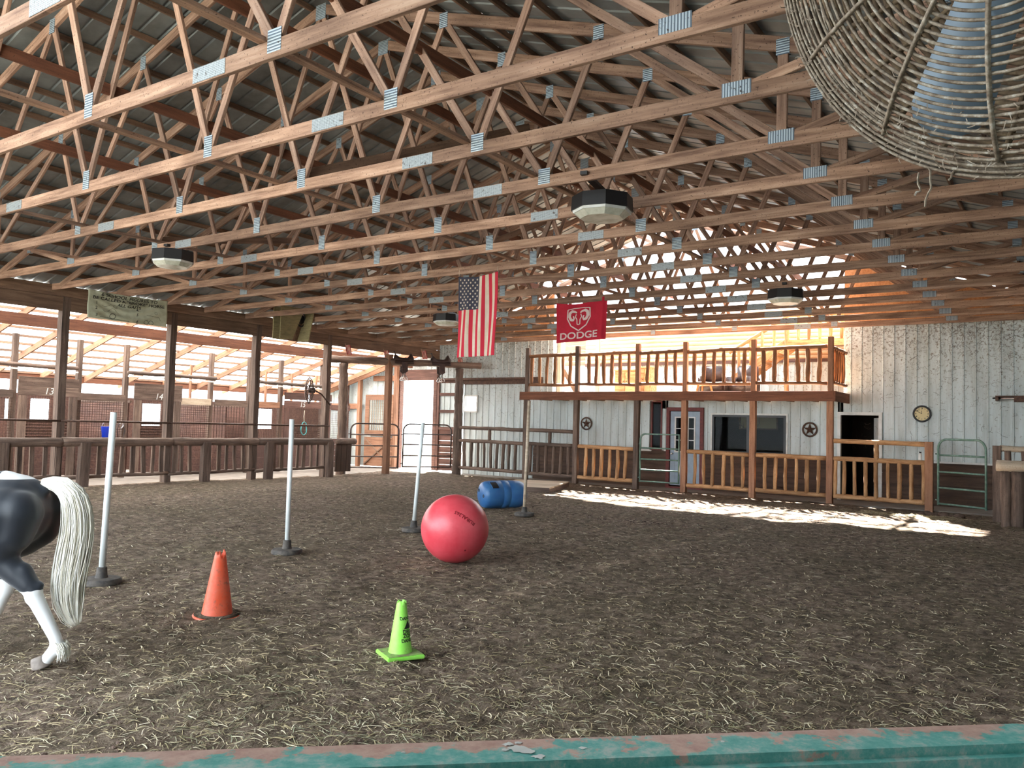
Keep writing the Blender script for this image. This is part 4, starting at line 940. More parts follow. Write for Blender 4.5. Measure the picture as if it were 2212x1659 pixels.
# plywood speaker box on the header
t = thing('speaker_box', 'plywood horn box with a round speaker, high on the left header', 'speaker', (-17.6, 14.4, 3.82))
MB().box((0, 0, 0), (.03, .88, .88)).build('back_panel', 'plywood', t)
mb = MB(); mb.add([(.32, 0, 0), (.32, .42, 0), (.32, .8, .88), (.32, 0, .88), (.29, 0, 0), (.29, .42, 0), (.29, .8, .88), (.29, 0, .88)], [(0, 1, 2, 3), (7, 6, 5, 4), (0, 4, 5, 1), (1, 5, 6, 2), (2, 6, 7, 3), (3, 7, 4, 0)]); mb.build('front_panel', 'plywood', t)
mb = MB(); mb.add([(.03, .8, 0), (.34, .95, 0), (.34, 1.12, .88), (.03, 1.08, .88), (.03, .83, 0), (.34, .98, 0), (.34, 1.15, .88), (.03, 1.11, .88)], [(0, 1, 2, 3), (7, 6, 5, 4), (0, 4, 5, 1), (1, 5, 6, 2), (2, 6, 7, 3), (3, 7, 4, 0)]); mb.build('side_panel', 'plywood', t)
MB().box((.0, .4, 0), (.06, 1.1, .5)).build('baffle', 'dark', t); MB().tube([(.1, .88+math.cos(k/20*2*PI)*.14, .62+math.sin(k/20*2*PI)*.2) for k in range(20)], .02, 8, closed=True).build('speaker_ring', 'black', t, True)
MB().lathe([(0, 0), (.13, .05), (.13, .06), (0, .03)], (.04, .88, .62), 20, axis=(1, 0, 0)).build('speaker_cone', 'black', t, True)
# wall fan on the post by stall 15
p = AX(668, 843, XL+.35); t = thing('wall_fan', 'round dark caged fan on an arm beside the timber post', 'fan', tuple(p), math.radians(232)); 
def cage(mb, R, dpt, n, spokes, w, x0=0):
    for k in range(n): rr = R*(k+1)/n; mb.tube([(x0+dpt*(1-(rr/R)**3), math.cos(i/24*2*PI)*rr, math.sin(i/24*2*PI)*rr) for i in range(24)], w, 5, closed=True)
    for k in range(spokes): an = k/spokes*2*PI; mb.tube([(x0+dpt*(1-(q)**3), math.cos(an)*R*q, math.sin(an)*R*q) for q in (.1, .4, .7, .9, 1)], w, 5)
mb = MB(); cage(mb, .4, .12, 8, 16, .008); mb.build('front_guard', 'rust', t); mb = MB(); cage(mb, .4, -.12, 6, 12, .008); mb.build('rear_guard', 'rust', t)
for k in range(3):
    an = k*2.094+.3; e = V((0, math.cos(an), math.sin(an))); f = V((0, -math.sin(an), math.cos(an))); MB().add([tuple(e*.06-f*.03), tuple(e*.06+f*.03), tuple(e*.34+f*.1+V((.05, 0, 0))), tuple(e*.34-f*.08-V((.04, 0, 0)))], [(0, 1, 2, 3)]).build('blade', 'chrome', t)
MB().lathe([(0, -.18), (.08, -.16), (.08, 0), (0, .02)], seg=14, axis=(1, 0, 0)).build('motor', 'black', t, True)
MB().tube([V((-.16, 0, 0)), V((-.35, .0, -.1)), V((-.62, .05, -.42))], .022, 8).build('arm', 'rust', t, True)
# ------------------------------------------------------------------ saddles on the crossbar
def saddle(label, p, rz):
    t = thing('western_saddle', label, 'saddle', tuple(p), rz, 'saddles on the crossbar log'); n, m_ = 22, 16
    def surf(prof, wid, th, drop):
        vs = []
        for s_ in (0, 1):
            for i in range(n+1):
                u = i/n*2-1
                for j in range(m_+1):
                    q = (j/m_*2-1); an = q*1.5; R = .13-.0*th; w = wid(u)
                    x = u*.31; y = math.sin(an)*(R+th*s_)*w; z = (math.cos(an)-1)*(R+th*s_)*1.5*drop+prof(u)*(1-abs(q)**2*.9)+th*s_
                    vs.append((x, y, z))
        K = (n+1)*(m_+1); fs = []
        for i in range(n):
            for j in range(m_): a = i*(m_+1)+j; fs.append((a, a+1, a+m_+2, a+m_+1)); fs.append((K+a, K+a+m_+1, K+a+m_+2, K+a+1))
        for i in range(n): a = i*(m_+1); fs.append((a, a+m_+1, K+a+m_+1, K+a)); a += m_; fs.append((a, K+a, K+a+m_+1, a+m_+1))
        for j in range(m_): fs.append((j, K+j, K+j+1, j+1)); a = n*(m_+1)+j; fs.append((a, a+1, K+a+1, K+a))
        return MB().add(vs, fs)
    prof = lambda u: .10*math.exp(-((u+.85)/.28)**2)+.15*math.exp(-((u-.75)/.2)**2)
    surf(prof, lambda u: 1+.1*abs(u), .03, .5).build('seat', 'leather', t, True)
    surf(lambda u: -.03, lambda u: 1.25+.15*abs(u), .012, 1.0).build('skirt', 'leather', t, True)
    MB().tube([(-.27, 0, .08), (-.29, 0, .17), (-.32, 0, .21)], [.03, .02, .018], 10).build('horn', 'leather', t, True); MB().lathe([(0, 0), (.035, .0), (.04, .012), (.03, .024), (0, .026)], (-.32, 0, .2), 14).build('horn_cap', 'leather', t, True)
    for s_ in (-1, 1):
        mb = MB(); mb.add([(-.08, s_*.17, -.12), (.1, s_*.17, -.12), (.12, s_*.2, -.42), (.02, s_*.2, -.5), (-.07, s_*.2, -.42), (-.08, s_*.185, -.12), (.1, s_*.185, -.12), (.12, s_*.215, -.42), (.02, s_*.215, -.5), (-.07, s_*.215, -.42)], [(0, 1, 2, 3, 4), (9, 8, 7, 6, 5), (0, 5, 6, 1), (1, 6, 7, 2), (2, 7, 8, 3), (3, 8, 9, 4), (4, 9, 5, 0)]); mb.build('fender', 'leather', t)
        MB().tube([(.02, s_*.205, -.48), (.02, s_*.205, -.58)], .018, 8).build('strap', 'leather', t)
        MB().tube([(-.0, s_*.205, -.56), (-.07, s_*.205, -.68), (-.07, s_*.205, -.71), (.11, s_*.205, -.71), (.11, s_*.205, -.68), (.04, s_*.205, -.56)], .012, 8, closed=True).build('stirrup', 'chrome', t, True)
dcb = math.atan2(21.95-18.07, -16.2+19.35)
saddle('brown leather saddle on the crossbar log, left of the pair', (-17.84, 19.93, 3.745), dcb); saddle('brown leather saddle on the crossbar log, right of the pair', (-17.07, 20.88, 3.745), dcb)
# bucket, tack and rope by the stalls
p = AX(*C5(1285, 870), XS+.25); t = thing('feed_bucket', 'bright blue bucket hanging on the stall front, beyond the kick fence', 'bucket', (XS+.2, p.y, 1.07))
MB().lathe([(0, 0), (.11, 0), (.14, .27), (.15, .28), (.13, .275), (.1, .02), (0, .015)], seg=20, caps=False).build('pail', 'bucket', t, True)
MB().tube([(0, math.cos(k/10*PI)*.14, .27+math.sin(k/10*PI)*.14) for k in range(11)], .006, 6).build('bail_handle', 'chrome', t, True)
p = AX(*C5(1440, 820), XS+.08); t = thing('bridle', 'dark bridle with pale bit hanging right of the blue bucket', 'bridle', (XS+.1, p.y, p.z))
MB().tube([(0, -.06, .22), (0, -.1, 0), (.01, -.06, -.3), (0, .05, -.34), (.01, .1, -.05), (0, .06, .22)], .014, 7, closed=True).build('headstall', 'leather', t, True); MB().tube([(.02, -.06, .15), (.02, 0, .22), (.02, .05, .1), (.02, -.02, .02)], .015, 7).build('bit', 'chrome', t, True)
p = AX(*C6(1640, 840), XS+.08); t = thing('lead_rope', 'coiled teal lead rope hanging on the door of stall 15', 'rope', (XS+.07, p.y, p.z))
MB().tube([(.01*math.sin(k), math.sin(k*.42)*(.12+.02*math.sin(k*1.3)), .1+math.cos(k*.42)*.22) for k in range(60)], .011, 6).build('coil', 'lead', t, True); MB().tube([(0, 0, .3), (0, -.02, .5), (0, .0, .7)], .012, 6).build('tail', 'flagwhite', t, True)
# ------------------------------------------------------------------ arena things
def pole(label, x, y, tx, ty, tz, mat, r=.03):
    z0 = gz(x, y)-.01
    t = thing('marker_pole', label, 'pole', (x, y, z0), 0, 'marker poles standing in rubber feet')
    o_ = MB().lathe([(0, 0), (.17, 0), (.185, .015), (.185, .045), (.17, .065), (.09, .07), (0, .07)], seg=28).build('base', 'rubber', t); autosmooth(o_, 40)
    o_ = MB().lathe([(.062, .065), (.052, .1), (.046, .17), (.03, .175), (0, .175)], seg=20).build('collar', 'rubber', t); autosmooth(o_, 40)
    MB().tube([(0, 0, .1), (tx-x, ty-y, tz-z0)], r, 14).build('shaft', mat, t, True)
pole('white pole in a rubber foot, left one, behind the pony tail', -7.82, 4.45, -7.75, 4.45, 1.68, 'pvc', .031)
pole('white pole in a rubber foot, second from the left, behind the orange cone', -7.88, 6.8, -7.88, 6.8, 1.66, 'pvc', .03)
pole('white pole half hidden behind the red ball', -8.2, 9.51, -8.08, 9.51, 1.66, 'pvc', .03)
pole('wooden pole in a rubber foot, standing right of the blue barrel', -8.38, 12.84, -8.33, 12.84, 2.13, 'pale', .03)
# red ball
def ball_mat():
    mt, nt, b, _ = new_mat('scuffed_red_rubber'); v = coords(nt, (1, 1, 1), False); n = noise_n(nt, v, 3, 5, .6); f = noise_n(nt, coords(nt, (1, 1, 6), False), 9, 5, .7)
    c = ramp(nt, n, [(.35, srgb(206, 62, 74)), (.65, srgb(222, 88, 98))]); c = mixc(nt, ramp(nt, f, [(.6, (0, 0, 0)), (.8, (.35, .35, .35))]), c, srgb(226, 130, 134))
    nt.links.new(c, b.inputs['Base Color']); b.inputs['Roughness'].default_value = .36; return mt
M['ball'] = ball_mat()
R_ = .407; bc = V((-6.1, 7.83, gz(-6.1, 7.83)+R_-.012)); t = thing('play_ball', 'big scuffed red rubber ball lying on the dirt', 'ball', tuple(bc))
me = bpy.data.meshes.new('ball'); bm = bmesh.new(); bmesh.ops.create_uvsphere(bm, u_segments=64, v_segments=40, radius=R_); bm.to_mesh(me); bm.free(); me.materials.append(M['ball']); link('ball_skin', me, None, t, smooth=True)
def on_sphere(me, cdir, upd, R):
    c = V(cdir).normalized(); r_ = V(upd).cross(c).normalized(); u_ = c.cross(r_)
    for v in me.vertices:
        a_, b_ = v.co.x/R, v.co.y/R; p = (c*math.cos(b_)+u_*math.sin(b_)); p = p*math.cos(a_)+r_*math.sin(a_); v.co = p.normalized()*(R+.0015)
M['ballink'] = plain('dark_red_print', srgb(130, 14, 30), .5)
tc = (AZ(1005, 1118, 1.0)-EYE).normalized(); dd = (EYE-bc)
# point on the ball seen at that place of the photograph
oc_ = EYE-bc; bq = tc.dot(oc_); tt = -bq-math.sqrt(bq*bq-oc_.length_squared+R_*R_); pn_ = (oc_+tc*tt).normalized()
me = text_mesh('RURAL365', .062, 0, bold=.0015); on_sphere(me, pn_, rt*-.55-up*.83, R_); me.materials.clear(); me.materials.append(M['ballink']); link('lettering', me, None, t)
MB().lathe([(0, 0), (.012, .0), (.012, .004), (0, .005)], tuple(V((.5, -.3, -.35)).normalized()*R_), 12, axis=(.5, -.3, -.35)).build('valve', 'ballink', t)
# blue barrel
bx = V((.5, .866, 0)); cz = AZ(1085, 1064, .28); cz.z = gz(cz.x, cz.y)+.27
t = thing('plastic_barrel', 'blue plastic barrel lying on its side', 'barrel', tuple(cz), math.atan2(bx.y, bx.x))
prof = [(0, -.47), (.2, -.47), (.215, -.455), (.25, -.44), (.275, -.38), (.285, -.3), (.29, -.1), (.286, -.09), (.286, -.07), (.292, -.06), (.292, .06), (.286, .07), (.286, .09), (.29, .1), (.285, .3), (.275, .38), (.25, .44), (.2, .47), (0, .47)]
o_ = MB().lathe([(r*.98, z) for r, z in prof], seg=40, axis=(1, 0, 0), caps=False).build('drum', 'bluepl', t); autosmooth(o_, 50)
for y, z in ((.12, .08), (-.12, -.02)): MB().lathe([(.032, 0), (.034, .02), (.02, .022), (.018, .004), (0, .004)], (-.458, y, z), 14, axis=(-1, 0, 0)).build('bung', 'black', t, True)
def drum_pt(x, an, e=.004): r = .283+e; return (x, math.cos(an)*r, math.sin(an)*r)
mb = MB(); g = 5
a0, a1 = 2.05, 2.6
vs = [drum_pt(-.35+.14*i/g+(.03*j/g), a0+(a1-a0)*j/g) for i in range(g+1) for j in range(g+1)]; mb.add(vs, [(i*(g+1)+j, i*(g+1)+j+1, (i+1)*(g+1)+j+1, (i+1)*(g+1)+j) for i in range(g) for j in range(g)]); mb.build('opening_dark_patch', 'black', t)  # black patch on the uncut drum, painting the dark inside of an opening
MB().tube([drum_pt(-.36, a0-.03), drum_pt(-.33, a1+.03), drum_pt(-.19, a1+.03), drum_pt(-.21, a0-.03)], .007, 6, closed=True).build('opening_lip', 'bluepl', t)
# low wooden platform
N0 = V((-10.62, 17.39, 0)); t = thing('wooden_platform', 'low wooden platform on the dirt behind the blue barrel', 'platform', (N0.x, N0.y, gz(N0.x, N0.y)-.02), math.atan2(2.67, -.95)-PI/2)
for k in range(13): MB().box((-1.5, .0+k*.205, .12), (0, .195+k*.205, .15)).build('deck_board', 'pale', t)
for x in (-1.48, -.76, -.04): MB().box((x, .01, 0), (x+.04, 2.66, .12)).build('runner', 'grey', t)
MB().box((-1.5, -.03, 0), (0, 0, .15)).build('front_board', 'grey', t)
# cones
def cone_mat(name, c1, c2, dirt):
    mt, nt, b, _ = new_mat(name); v = coords(nt, (1, 1, 1), False); n = noise_n(nt, v, 9, 6, .7); n2 = noise_n(nt, v, 30, 5, .7)
    c = ramp(nt, n, [(.35, c1), (.6, c2)]); c = mixc(nt, ramp(nt, n2, [(.55, (0, 0, 0)), (.72, (.8, .8, .8))]), c, dirt); nt.links.new(c, b.inputs['Base Color']); b.inputs['Roughness'].default_value = .45; return mt
M['orange'] = cone_mat('faded_orange_rubber', srgb(236, 84, 44), srgb(226, 102, 74), srgb(150, 92, 74)); M['lime'] = cone_mat('lime_plastic', srgb(150, 236, 84), srgb(164, 240, 104), srgb(150, 200, 90)); M['limedirt'] = plain('dirty_lime_plastic', srgb(120, 120, 84), .8, 0, srgb(150, 210, 96), 7)
def jag_cone(r0_, r1_, z0, z1, seg, jag, th=.006):
    vs = []; n = 12; fs = []
    for s_ in (0, 1):
        for i in range(n+1):
            for j in range(seg):
                an = 2*PI*j/seg; zz = z0+(z1-z0)*i/n
                if i == n: zz += jag(an)
                rr = r0_+(r1_-r0_)*(zz-z0)/(z1-z0)-th*s_; vs.append((math.cos(an)*rr, math.sin(an)*rr, zz))
    K = (n+1)*seg
    for i in range(n):
        for j in range(seg): a = i*seg+j; b = i*seg+(j+1) % seg; fs += [(a, b, b+seg, a+seg), (K+a, K+a+seg, K+b+seg, K+b)]
    for j in range(seg): a = n*seg+j; b = n*seg+(j+1) % seg; fs.append((a, b, K+b, K+a))
    return MB().add(vs, fs)
x, y = -5.87, 4.35; t = thing('traffic_cone', 'worn orange cone with a torn top', 'cone', (x, y, gz(x, y)-.005)); t.rotation_euler = (.02, .05, 0)
rj = random.Random(3); jt = [rj.uniform(-.05, .02) for _ in range(40)]
o_ = jag_cone(.125, .042, .02, .53, 40, lambda an: jt[int(an/(2*PI)*40) % 40]).build('cone_body', 'orange', t, True)
MB().lathe([(.1, .025), (.19, .018), (.195, .008), (.19, 0), (0, 0)], seg=30, caps=False).build('base', 'orange', t, True); MB().lathe([(.12, .03), (.185, .022), (.14, .026)], seg=30, caps=False).build('dirt_crust', 'dirt', t, True)
x, y = -3.9, 4.42; t = thing('traffic_cone', 'bright lime green warning cone with a torn top', 'cone', (x, y, gz(x, y)-.008), math.radians(62))
jg = lambda an: -.045*max(0, 1-abs(((an-2.6+PI) % (2*PI))-PI)/.5)-.012*(math.sin(an*6) > .2)
jag_cone(.083, .032, .03, .385, 48, jg, .004).build('cone_body', 'lime', t, True)
o_ = MB().box((-.135, -.135, 0), (.135, .135, .028)).build('base', 'lime', t); bm = bmesh.new(); bm.from_mesh(o_.data); bmesh.ops.bevel(bm, geom=bm.edges[:], offset=.006, segments=2, affect='EDGES'); bm.to_mesh(o_.data); bm.free()
MB().box((-.125, -.125, .028), (.125, .125, .031)).build('base_grime', 'limedirt', t)
def wrap_cone(me, an0, z0):
    for v in me.vertices:
        z = z0+v.co.y; rr = .083+(.032-.083)*(z-.03)/.355+.0012; an = an0+v.co.x/rr; v.co = (math.cos(an)*rr, math.sin(an)*rr, z)
va = math.atan2(0-4.42, 0+3.9)-math.radians(62)+math.radians(58)
for body, sz, z in (('DANGER', .03, .268), ('DROP', .036, .178), ('ZONE', .036, .15), ('DANGER', .032, .118)):
    me = text_mesh(body, sz, 0, bold=.001); wrap_cone(me, va, z); me.materials.clear(); me.materials.append(M['ink']); link('lettering', me, None, t)
me = bpy.data.meshes.new('tri'); tv = [(-.036+.072*i/8, 0) for i in range(9)]+[(-.036+.072*i/8, .056*(1-abs(i/4-1))+.001) for i in range(9)]; me.from_pydata([(a_, b_, 0) for a_, b_ in tv], [], [(i, i+1, i+10, i+9) for i in range(8)]); wrap_cone(me, va, .198); me.materials.append(M['ink']); link('warning_triangle', me, None, t)
# ------------------------------------------------------------------ worn steel gate in front of the viewer
def teal_mat():
    mt, nt, b, _ = new_mat('worn_teal_paint'); v = coords(nt, (1, 1, 1), False); n = noise_n(nt, v, 9, 9, .7); n2 = noise_n(nt, v, 26, 8, .75); n3 = noise_n(nt, v, 90, 4, .7)
    teal = ramp(nt, n2, [(.3, srgb(34, 140, 132)), (.5, srgb(104, 172, 164)), (.62, srgb(170, 184, 176))])
    bare = ramp(nt, n2, [(.35, srgb(168, 130, 118)), (.6, srgb(198, 166, 152))])
    g_ = N(nt, 'ShaderNodeNewGeometry'); sx = N(nt, 'ShaderNodeSeparateXYZ'); tc_ = N(nt, 'ShaderNodeTexCoord'); nt.links.new(tc_.outputs['Object'], sx.inputs[0])
    mr = N(nt, 'ShaderNodeMapRange'); mr.inputs[1].default_value = -.05; mr.inputs[2].default_value = .05; mr.inputs[3].default_value = -.13; mr.inputs[4].default_value = .16; nt.links.new(sx.outputs[1], mr.inputs[0])
    ad = N(nt, 'ShaderNodeMath', operation='ADD'); nt.links.new(n, ad.inputs[0]); nt.links.new(mr.outputs[0], ad.inputs[1])
    c = mixc(nt, ramp(nt, ad.outputs[0], [(.53, (0, 0, 0)), (.56, (1, 1, 1))]), teal, bare)
    c = mixc(nt, ramp(nt, n3, [(.66, (0, 0, 0)), (.72, (.8, .8, .8))]), c, srgb(190, 190, 180)); nt.links.new(c, b.inputs['Base Color'])
    b.inputs['Roughness'].default_value = .5; bump(nt, b, n2, .25, .002); return mt
M['teal'] = teal_mat()
A = V((-1.174, .541, 0)); B = V((-.06, 1.575, 0)); d_ = (B-A).normalized(); nr = V((d_.y, -d_.x, 0)); c0 = (A+B)/2+nr*.052
t = thing('steel_gate', 'worn steel gate with chipped teal paint, right in front of the viewer', 'gate', (c0.x, c0.y, 1.2), math.atan2(d_.y, d_.x))
o_ = MB().box((-2.2, -.052, -.09), (2.2, .052, 0)).build('top_rail', 'teal', t); bm = bmesh.new(); bm.from_mesh(o_.data); bmesh.ops.bevel(bm, geom=[e for e in bm.edges if abs((e.verts[0].co-e.verts[1].co).x) > 1], offset=.014, segments=4, affect='EDGES'); bm.to_mesh(o_.data); bm.free(); autosmooth(o_, 50)
for x in (-2.1, 2.1): MB().box((x-.03, -.03, -1.15), (x+.03, .03, -.08)).build('stile', 'teal', t)
for z in (-.4, -.7, -1.0): MB().tube([(-2.1, 0, z), (2.1, 0, z)], .022, 10).build('bar', 'teal', t, True)
rp = random.Random(9); s0 = AZ(1120, 1618, 1.2)
def blob(c, r, n=14):
    mb = MB(); k = 0; mb.v += [(c[0], c[1], .0015)]+[(c[0]+math.cos(i/n*2*PI)*r*rp.uniform(.55, 1.2), c[1]+math.sin(i/n*2*PI)*r*rp.uniform(.4, 1), .0012) for i in range(n)]
    mb.f += [(k, k+1+i, k+1+(i+1) % n) for i in range(n)]; mb.m += [0]*n; mb.build('paint_spot', 'white', t)
q = (s0-V((c0.x, c0.y, 1.2))); lx_, ly_ = q.dot(d_), q.dot(-nr)
for dx, dy, r in ((0, 0, .016), (-.012, .016, .009), (.012, -.012, .011), (.002, .02, .007), (-.02, -.004, .006), (.022, -.03, .01), (.09, -.006, .006), (.3, 0, .004), (-.16, .0, .003)): blob((lx_+dx, ly_+dy), r)
# ------------------------------------------------------------------ barrel fan hanging close by
fc = V((-.065, 2.057, 2.858)); th, ph = math.radians(-110.2), math.radians(-19)
nf = V((math.cos(ph)*math.cos(th), math.cos(ph)*math.sin(th), math.sin(ph))); fa = nf.cross(V((0, 0, 1))).normalized(); fb = fa.cross(nf)
def dusty():
    mt, nt, b, _ = new_mat('dusty_fan_wire'); v = coords(nt, (1, 1, 1), False); n = noise_n(nt, v, 40, 5, .7); c = ramp(nt, n, [(.38, srgb(98, 82, 66)), (.55, srgb(142, 128, 110)), (.72, srgb(188, 182, 170))])
    nt.links.new(c, b.inputs['Base Color']); b.inputs['Roughness'].default_value = .7; bump(nt, b, n, .6, .003); return mt
M['dust'] = dusty(); M['dust2'] = plain('matted_dust', srgb(92, 74, 56), .95, 0, srgb(134, 114, 88), 30, .5)
M['blade'] = plain('grey_blue_fan_blade', srgb(134, 152, 168), .45, .1, srgb(116, 130, 142), 5)
t = thing('barrel_fan', 'huge dusty caged fan hanging close at the upper right corner', 'fan', tuple(fc))
mw = Matrix((fa, fb, nf)).transposed().to_4x4()
R_ = .62
def fd_(rho): return .15*(1-(rho/R_)**3.2)
mb = MB(); nr_ = 30; rf_ = random.Random(5)
for k in range(nr_):
    q = (k+1)/nr_; rho = R_*(.1+.9*(1-(1-q)**1.08)); n = 96; z = fd_(rho)
    mb.tube([(math.cos(i/n*2*PI)*rho, math.sin(i/n*2*PI)*rho, z) for i in range(n)], [.0042*(1+.25*noise.noise(V((i*.9, k*3, 0)))) for i in range(n)], 6, closed=True)
for k in range(5): 
    n = 96; z = -.02-.035*k; mb.tube([(math.cos(i/n*2*PI)*R_*(1-.004*k), math.sin(i/n*2*PI)*R_*(1-.004*k), z) for i in range(n)], .0042, 6, closed=True)
def fan_ang(px, py, dz=.1):
    r = ray(px, py); s_ = (fc-EYE+nf*dz).dot(nf)/r.dot(nf); P_ = EYE+r*s_-fc; return math.atan2(P_.dot(fb), P_.dot(fa))
a1_ = fan_ang(1899, 261); a2_ = fan_ang(2130, 322); sp_ = abs(a2_-a1_)
for k in range(max(6, round(2*PI/sp_))):
    an = a1_+k*2*PI/round(2*PI/sp_); mb.tube([(math.cos(an)*R_*q, math.sin(an)*R_*q, fd_(R_*q)+.006) for q in (.08, .25, .4, .55, .7, .8, .88, .93)], .0065, 6)
gd = mb.build('front_guard', 'dust', t, True); gd.matrix_local = mw
mb = MB()
for k in range(22):
    rho = R_*(.12+.88*(k+1)/22); n = 72; mb.tube([(math.cos(i/n*2*PI)*rho, math.sin(i/n*2*PI)*rho, -.2-.08*(1-(rho/R_)**3)) for i in range(n)], [.0085*(1+.5*noise.noise(V((i*.7, k*3, 5)))) for i in range(n)], 5, closed=True)
for k in range(24):
    an = k*2*PI/24+.1; mb.tube([(math.cos(an)*R_*q, math.sin(an)*R_*q, -.2-.08*(1-q**3)) for q in (.1, .5, .8, 1)], .009, 5)
g2 = mb.build('rear_guard', 'dust2', t, True); g2.matrix_local = mw
mb = MB(); n = 60
for i in range(n):
    a0_, a1b = i/n*2*PI, (i+1)/n*2*PI
    mb.add([(math.cos(a)*R_*1.0, math.sin(a)*R_*1.0, z) for a, z in ((a0_, -.01), (a1b, -.01), (a1b, -.06), (a0_, -.06))], [(0, 1, 2, 3)])
hs = mb.build('outer_band', 'dust2', t, True); hs.matrix_local = mw
ab = fan_ang(2042, 262, -.03)
for k in range(3):
    an = ab+k*2*PI/3; e = V((math.cos(an), math.sin(an), 0)); f = V((-math.sin(an), math.cos(an), 0)); mb = MB(); n = 14; b_ = 0
    for i in range(n+1):
        q = i/n; rr = .08+.47*q; w = (.06+.035*q)*(1 if q < .8 else math.sqrt(max(0, 1-((q-.8)/.205)**2)))
        for s_ in (-1, 0, 1): mb.v.append(tuple(e*rr+f*(s_*w)+V((0, 0, -.03+s_*w*.35-.012*(s_ == 0)))))
    for i in range(n):
        for s_ in (0, 1): a = i*3+s_; mb.f.append((a, a+1, a+4, a+3)); mb.m.append(0)
    bl = mb.build('blade', 'blade', t, True); bl.matrix_local = mw; md = bl.modifiers.new('thick', 'SOLIDIFY'); md.thickness = .004
mo = MB().lathe([(0, .06), (.07, .05), (.085, 0), (.1, -.1), (.1, -.26), (0, -.28)], seg=24).build('motor', 'dust2', t, True); mo.matrix_local = mw
cp = MB().lathe([(0, .165), (.07, .16), (.075, .15), (0, .145)], seg=24).build('badge_disc', 'dust', t, True); cp.matrix_local = mw
pl = V(fb)*.62; MB().tube([tuple(-nf*.2+V((0, 0, .1))), (0, .1, 1.0), (0, TY(2)-fc.y, 4.42-fc.z)], .02, 8).build('hanger', 'rust', t, True)
mb = MB()
for k in range(1500):
    an = rf_.uniform(0, 2*PI); rho = R_*(1-abs(rf_.gauss(0, .12))); 
    if rho < .2: continue
    z = fd_(rho) if rf_.random() < .7 else rf_.uniform(-.15, 0); p_ = V((math.cos(an)*rho, math.sin(an)*rho, z+.004)); dv = V((rf_.gauss(0, 1), rf_.gauss(0, 1), rf_.gauss(0, .5))).normalized()*rf_.uniform(.008, .035)
    mid = p_+dv*.5+V((rf_.gauss(0, .004), rf_.gauss(0, .004), .003)); w_ = dv.cross(V((0, 0, 1))).normalized()*.0011
    mb.add([p_-w_, p_+w_, mid+w_, mid-w_, p_+dv], [(0, 1, 2, 3), (3, 2, 4)])
for px, py, L in ((2005, 372, .09), (1985, 385, .06), (2060, 370, .04)):
    r = ray(px, py-12); s_ = (fc-EYE).dot(nf)/r.dot(nf); p_ = EYE+r*s_-fc; q_ = [V((p_.dot(fa), p_.dot(fb), p_.dot(nf)))]
    dn = V((V((0, 0, -1)).dot(fa), V((0, 0, -1)).dot(fb), V((0, 0, -1)).dot(nf)))
    for i in range(6): q_.append(q_[-1]+dn*L/6+V((rf_.gauss(0, .004), rf_.gauss(0, .004), 0)))
    mb.tube(q_, .0028, 5)
ds = mb.build('dust_strands', 'dust', t); ds.matrix_local = mw; ds['kind'] = 'stuff'
# ------------------------------------------------------------------ pony walking out of the picture at the left
def pony_mat():
    mt, nt, b, _ = new_mat('black_and_white_coat'); tc = N(nt, 'ShaderNodeTexCoord'); sx = N(nt, 'ShaderNodeSeparateXYZ'); nt.links.new(tc.outputs['Object'], sx.inputs[0])
    v = coords(nt, (1, 1, 1), False); n = noise_n(nt, v, 5, 3, .5); n2 = noise_n(nt, v, 1.4, 2, .4)
    def mth(op, a, b_):
        q = N(nt, 'ShaderNodeMath', operation=op)
        for i, z in enumerate((a, b_)):
            if isinstance(z, (int, float)): q.inputs[i].default_value = z
            else: nt.links.new(z, q.inputs[i])
        return q.outputs[0]
    w1 = mth('LESS_THAN', mth('ADD', sx.outputs[2], mth('MULTIPLY', n, .06)), .535)
    w2 = mth('MULTIPLY', mth('GREATER_THAN', sx.outputs[2], 1.205), mth('LESS_THAN', sx.outputs[0], .42))
    w2 = mth('MULTIPLY', w2, mth('GREATER_THAN', sx.outputs[0], .2))
    w3 = mth('MULTIPLY', mth('GREATER_THAN', n2, .52), mth('GREATER_THAN', sx.outputs[0], .8))
    w = mth('MAXIMUM', mth('MAXIMUM', w1, w2), w3)
    c = mixc(nt, w, srgb(20, 27, 38), srgb(222, 222, 222)); nt.links.new(c, b.inputs['Base Color']); b.inputs['Roughness'].default_value = .5
    b.inputs['Sheen Weight'].default_value = .25; return mt
M['pony'] = pony_mat(); M['hoof'] = plain('hoof_horn', srgb(96, 86, 80), .6, 0, srgb(130, 118, 108), 14)
M['hair'] = straw_mat('white_tail_hair', [srgb(206, 202, 190), srgb(234, 232, 226), srgb(216, 208, 188), srgb(242, 242, 238)])
M['mane'] = plain('black_mane_hair', srgb(24, 26, 32), .6)
bm = bmesh.new()
def cap(p0, r0_, p1, r1_, sy=1.0, seg=20):
    p0 = V(p0); p1 = V(p1); d = p1-p0; L = max(d.length, 1e-4); d = d/L; a = V((0, 1, 0)) if abs(d.y) < .9 else V((1, 0, 0)); e1 = d.cross(a).normalized(); e2 = d.cross(e1); rings = []
    prof = [(-math.cos(t*PI/2/6)*r0_, math.sin(t*PI/2/6)*r0_) for t in range(1, 7)]+[(L+math.sin(t*PI/2/6)*r1_, math.cos(t*PI/2/6)*r1_) for t in range(0, 6)]
    for s_, r in prof:
        rings.append([bm.verts.new(p0+d*s_+e1*math.cos(2*PI*j/seg)*r+e2*math.sin(2*PI*j/seg)*r*sy) for j in range(seg)])
    for A_, B_ in zip(rings, rings[1:]):
        for j in range(seg): bm.faces.new((A_[j], A_[(j+1) % seg], B_[(j+1) % seg], B_[j]))
    bm.faces.new(list(reversed(rings[0]))); bm.faces.new(rings[-1])
C_ = -.15
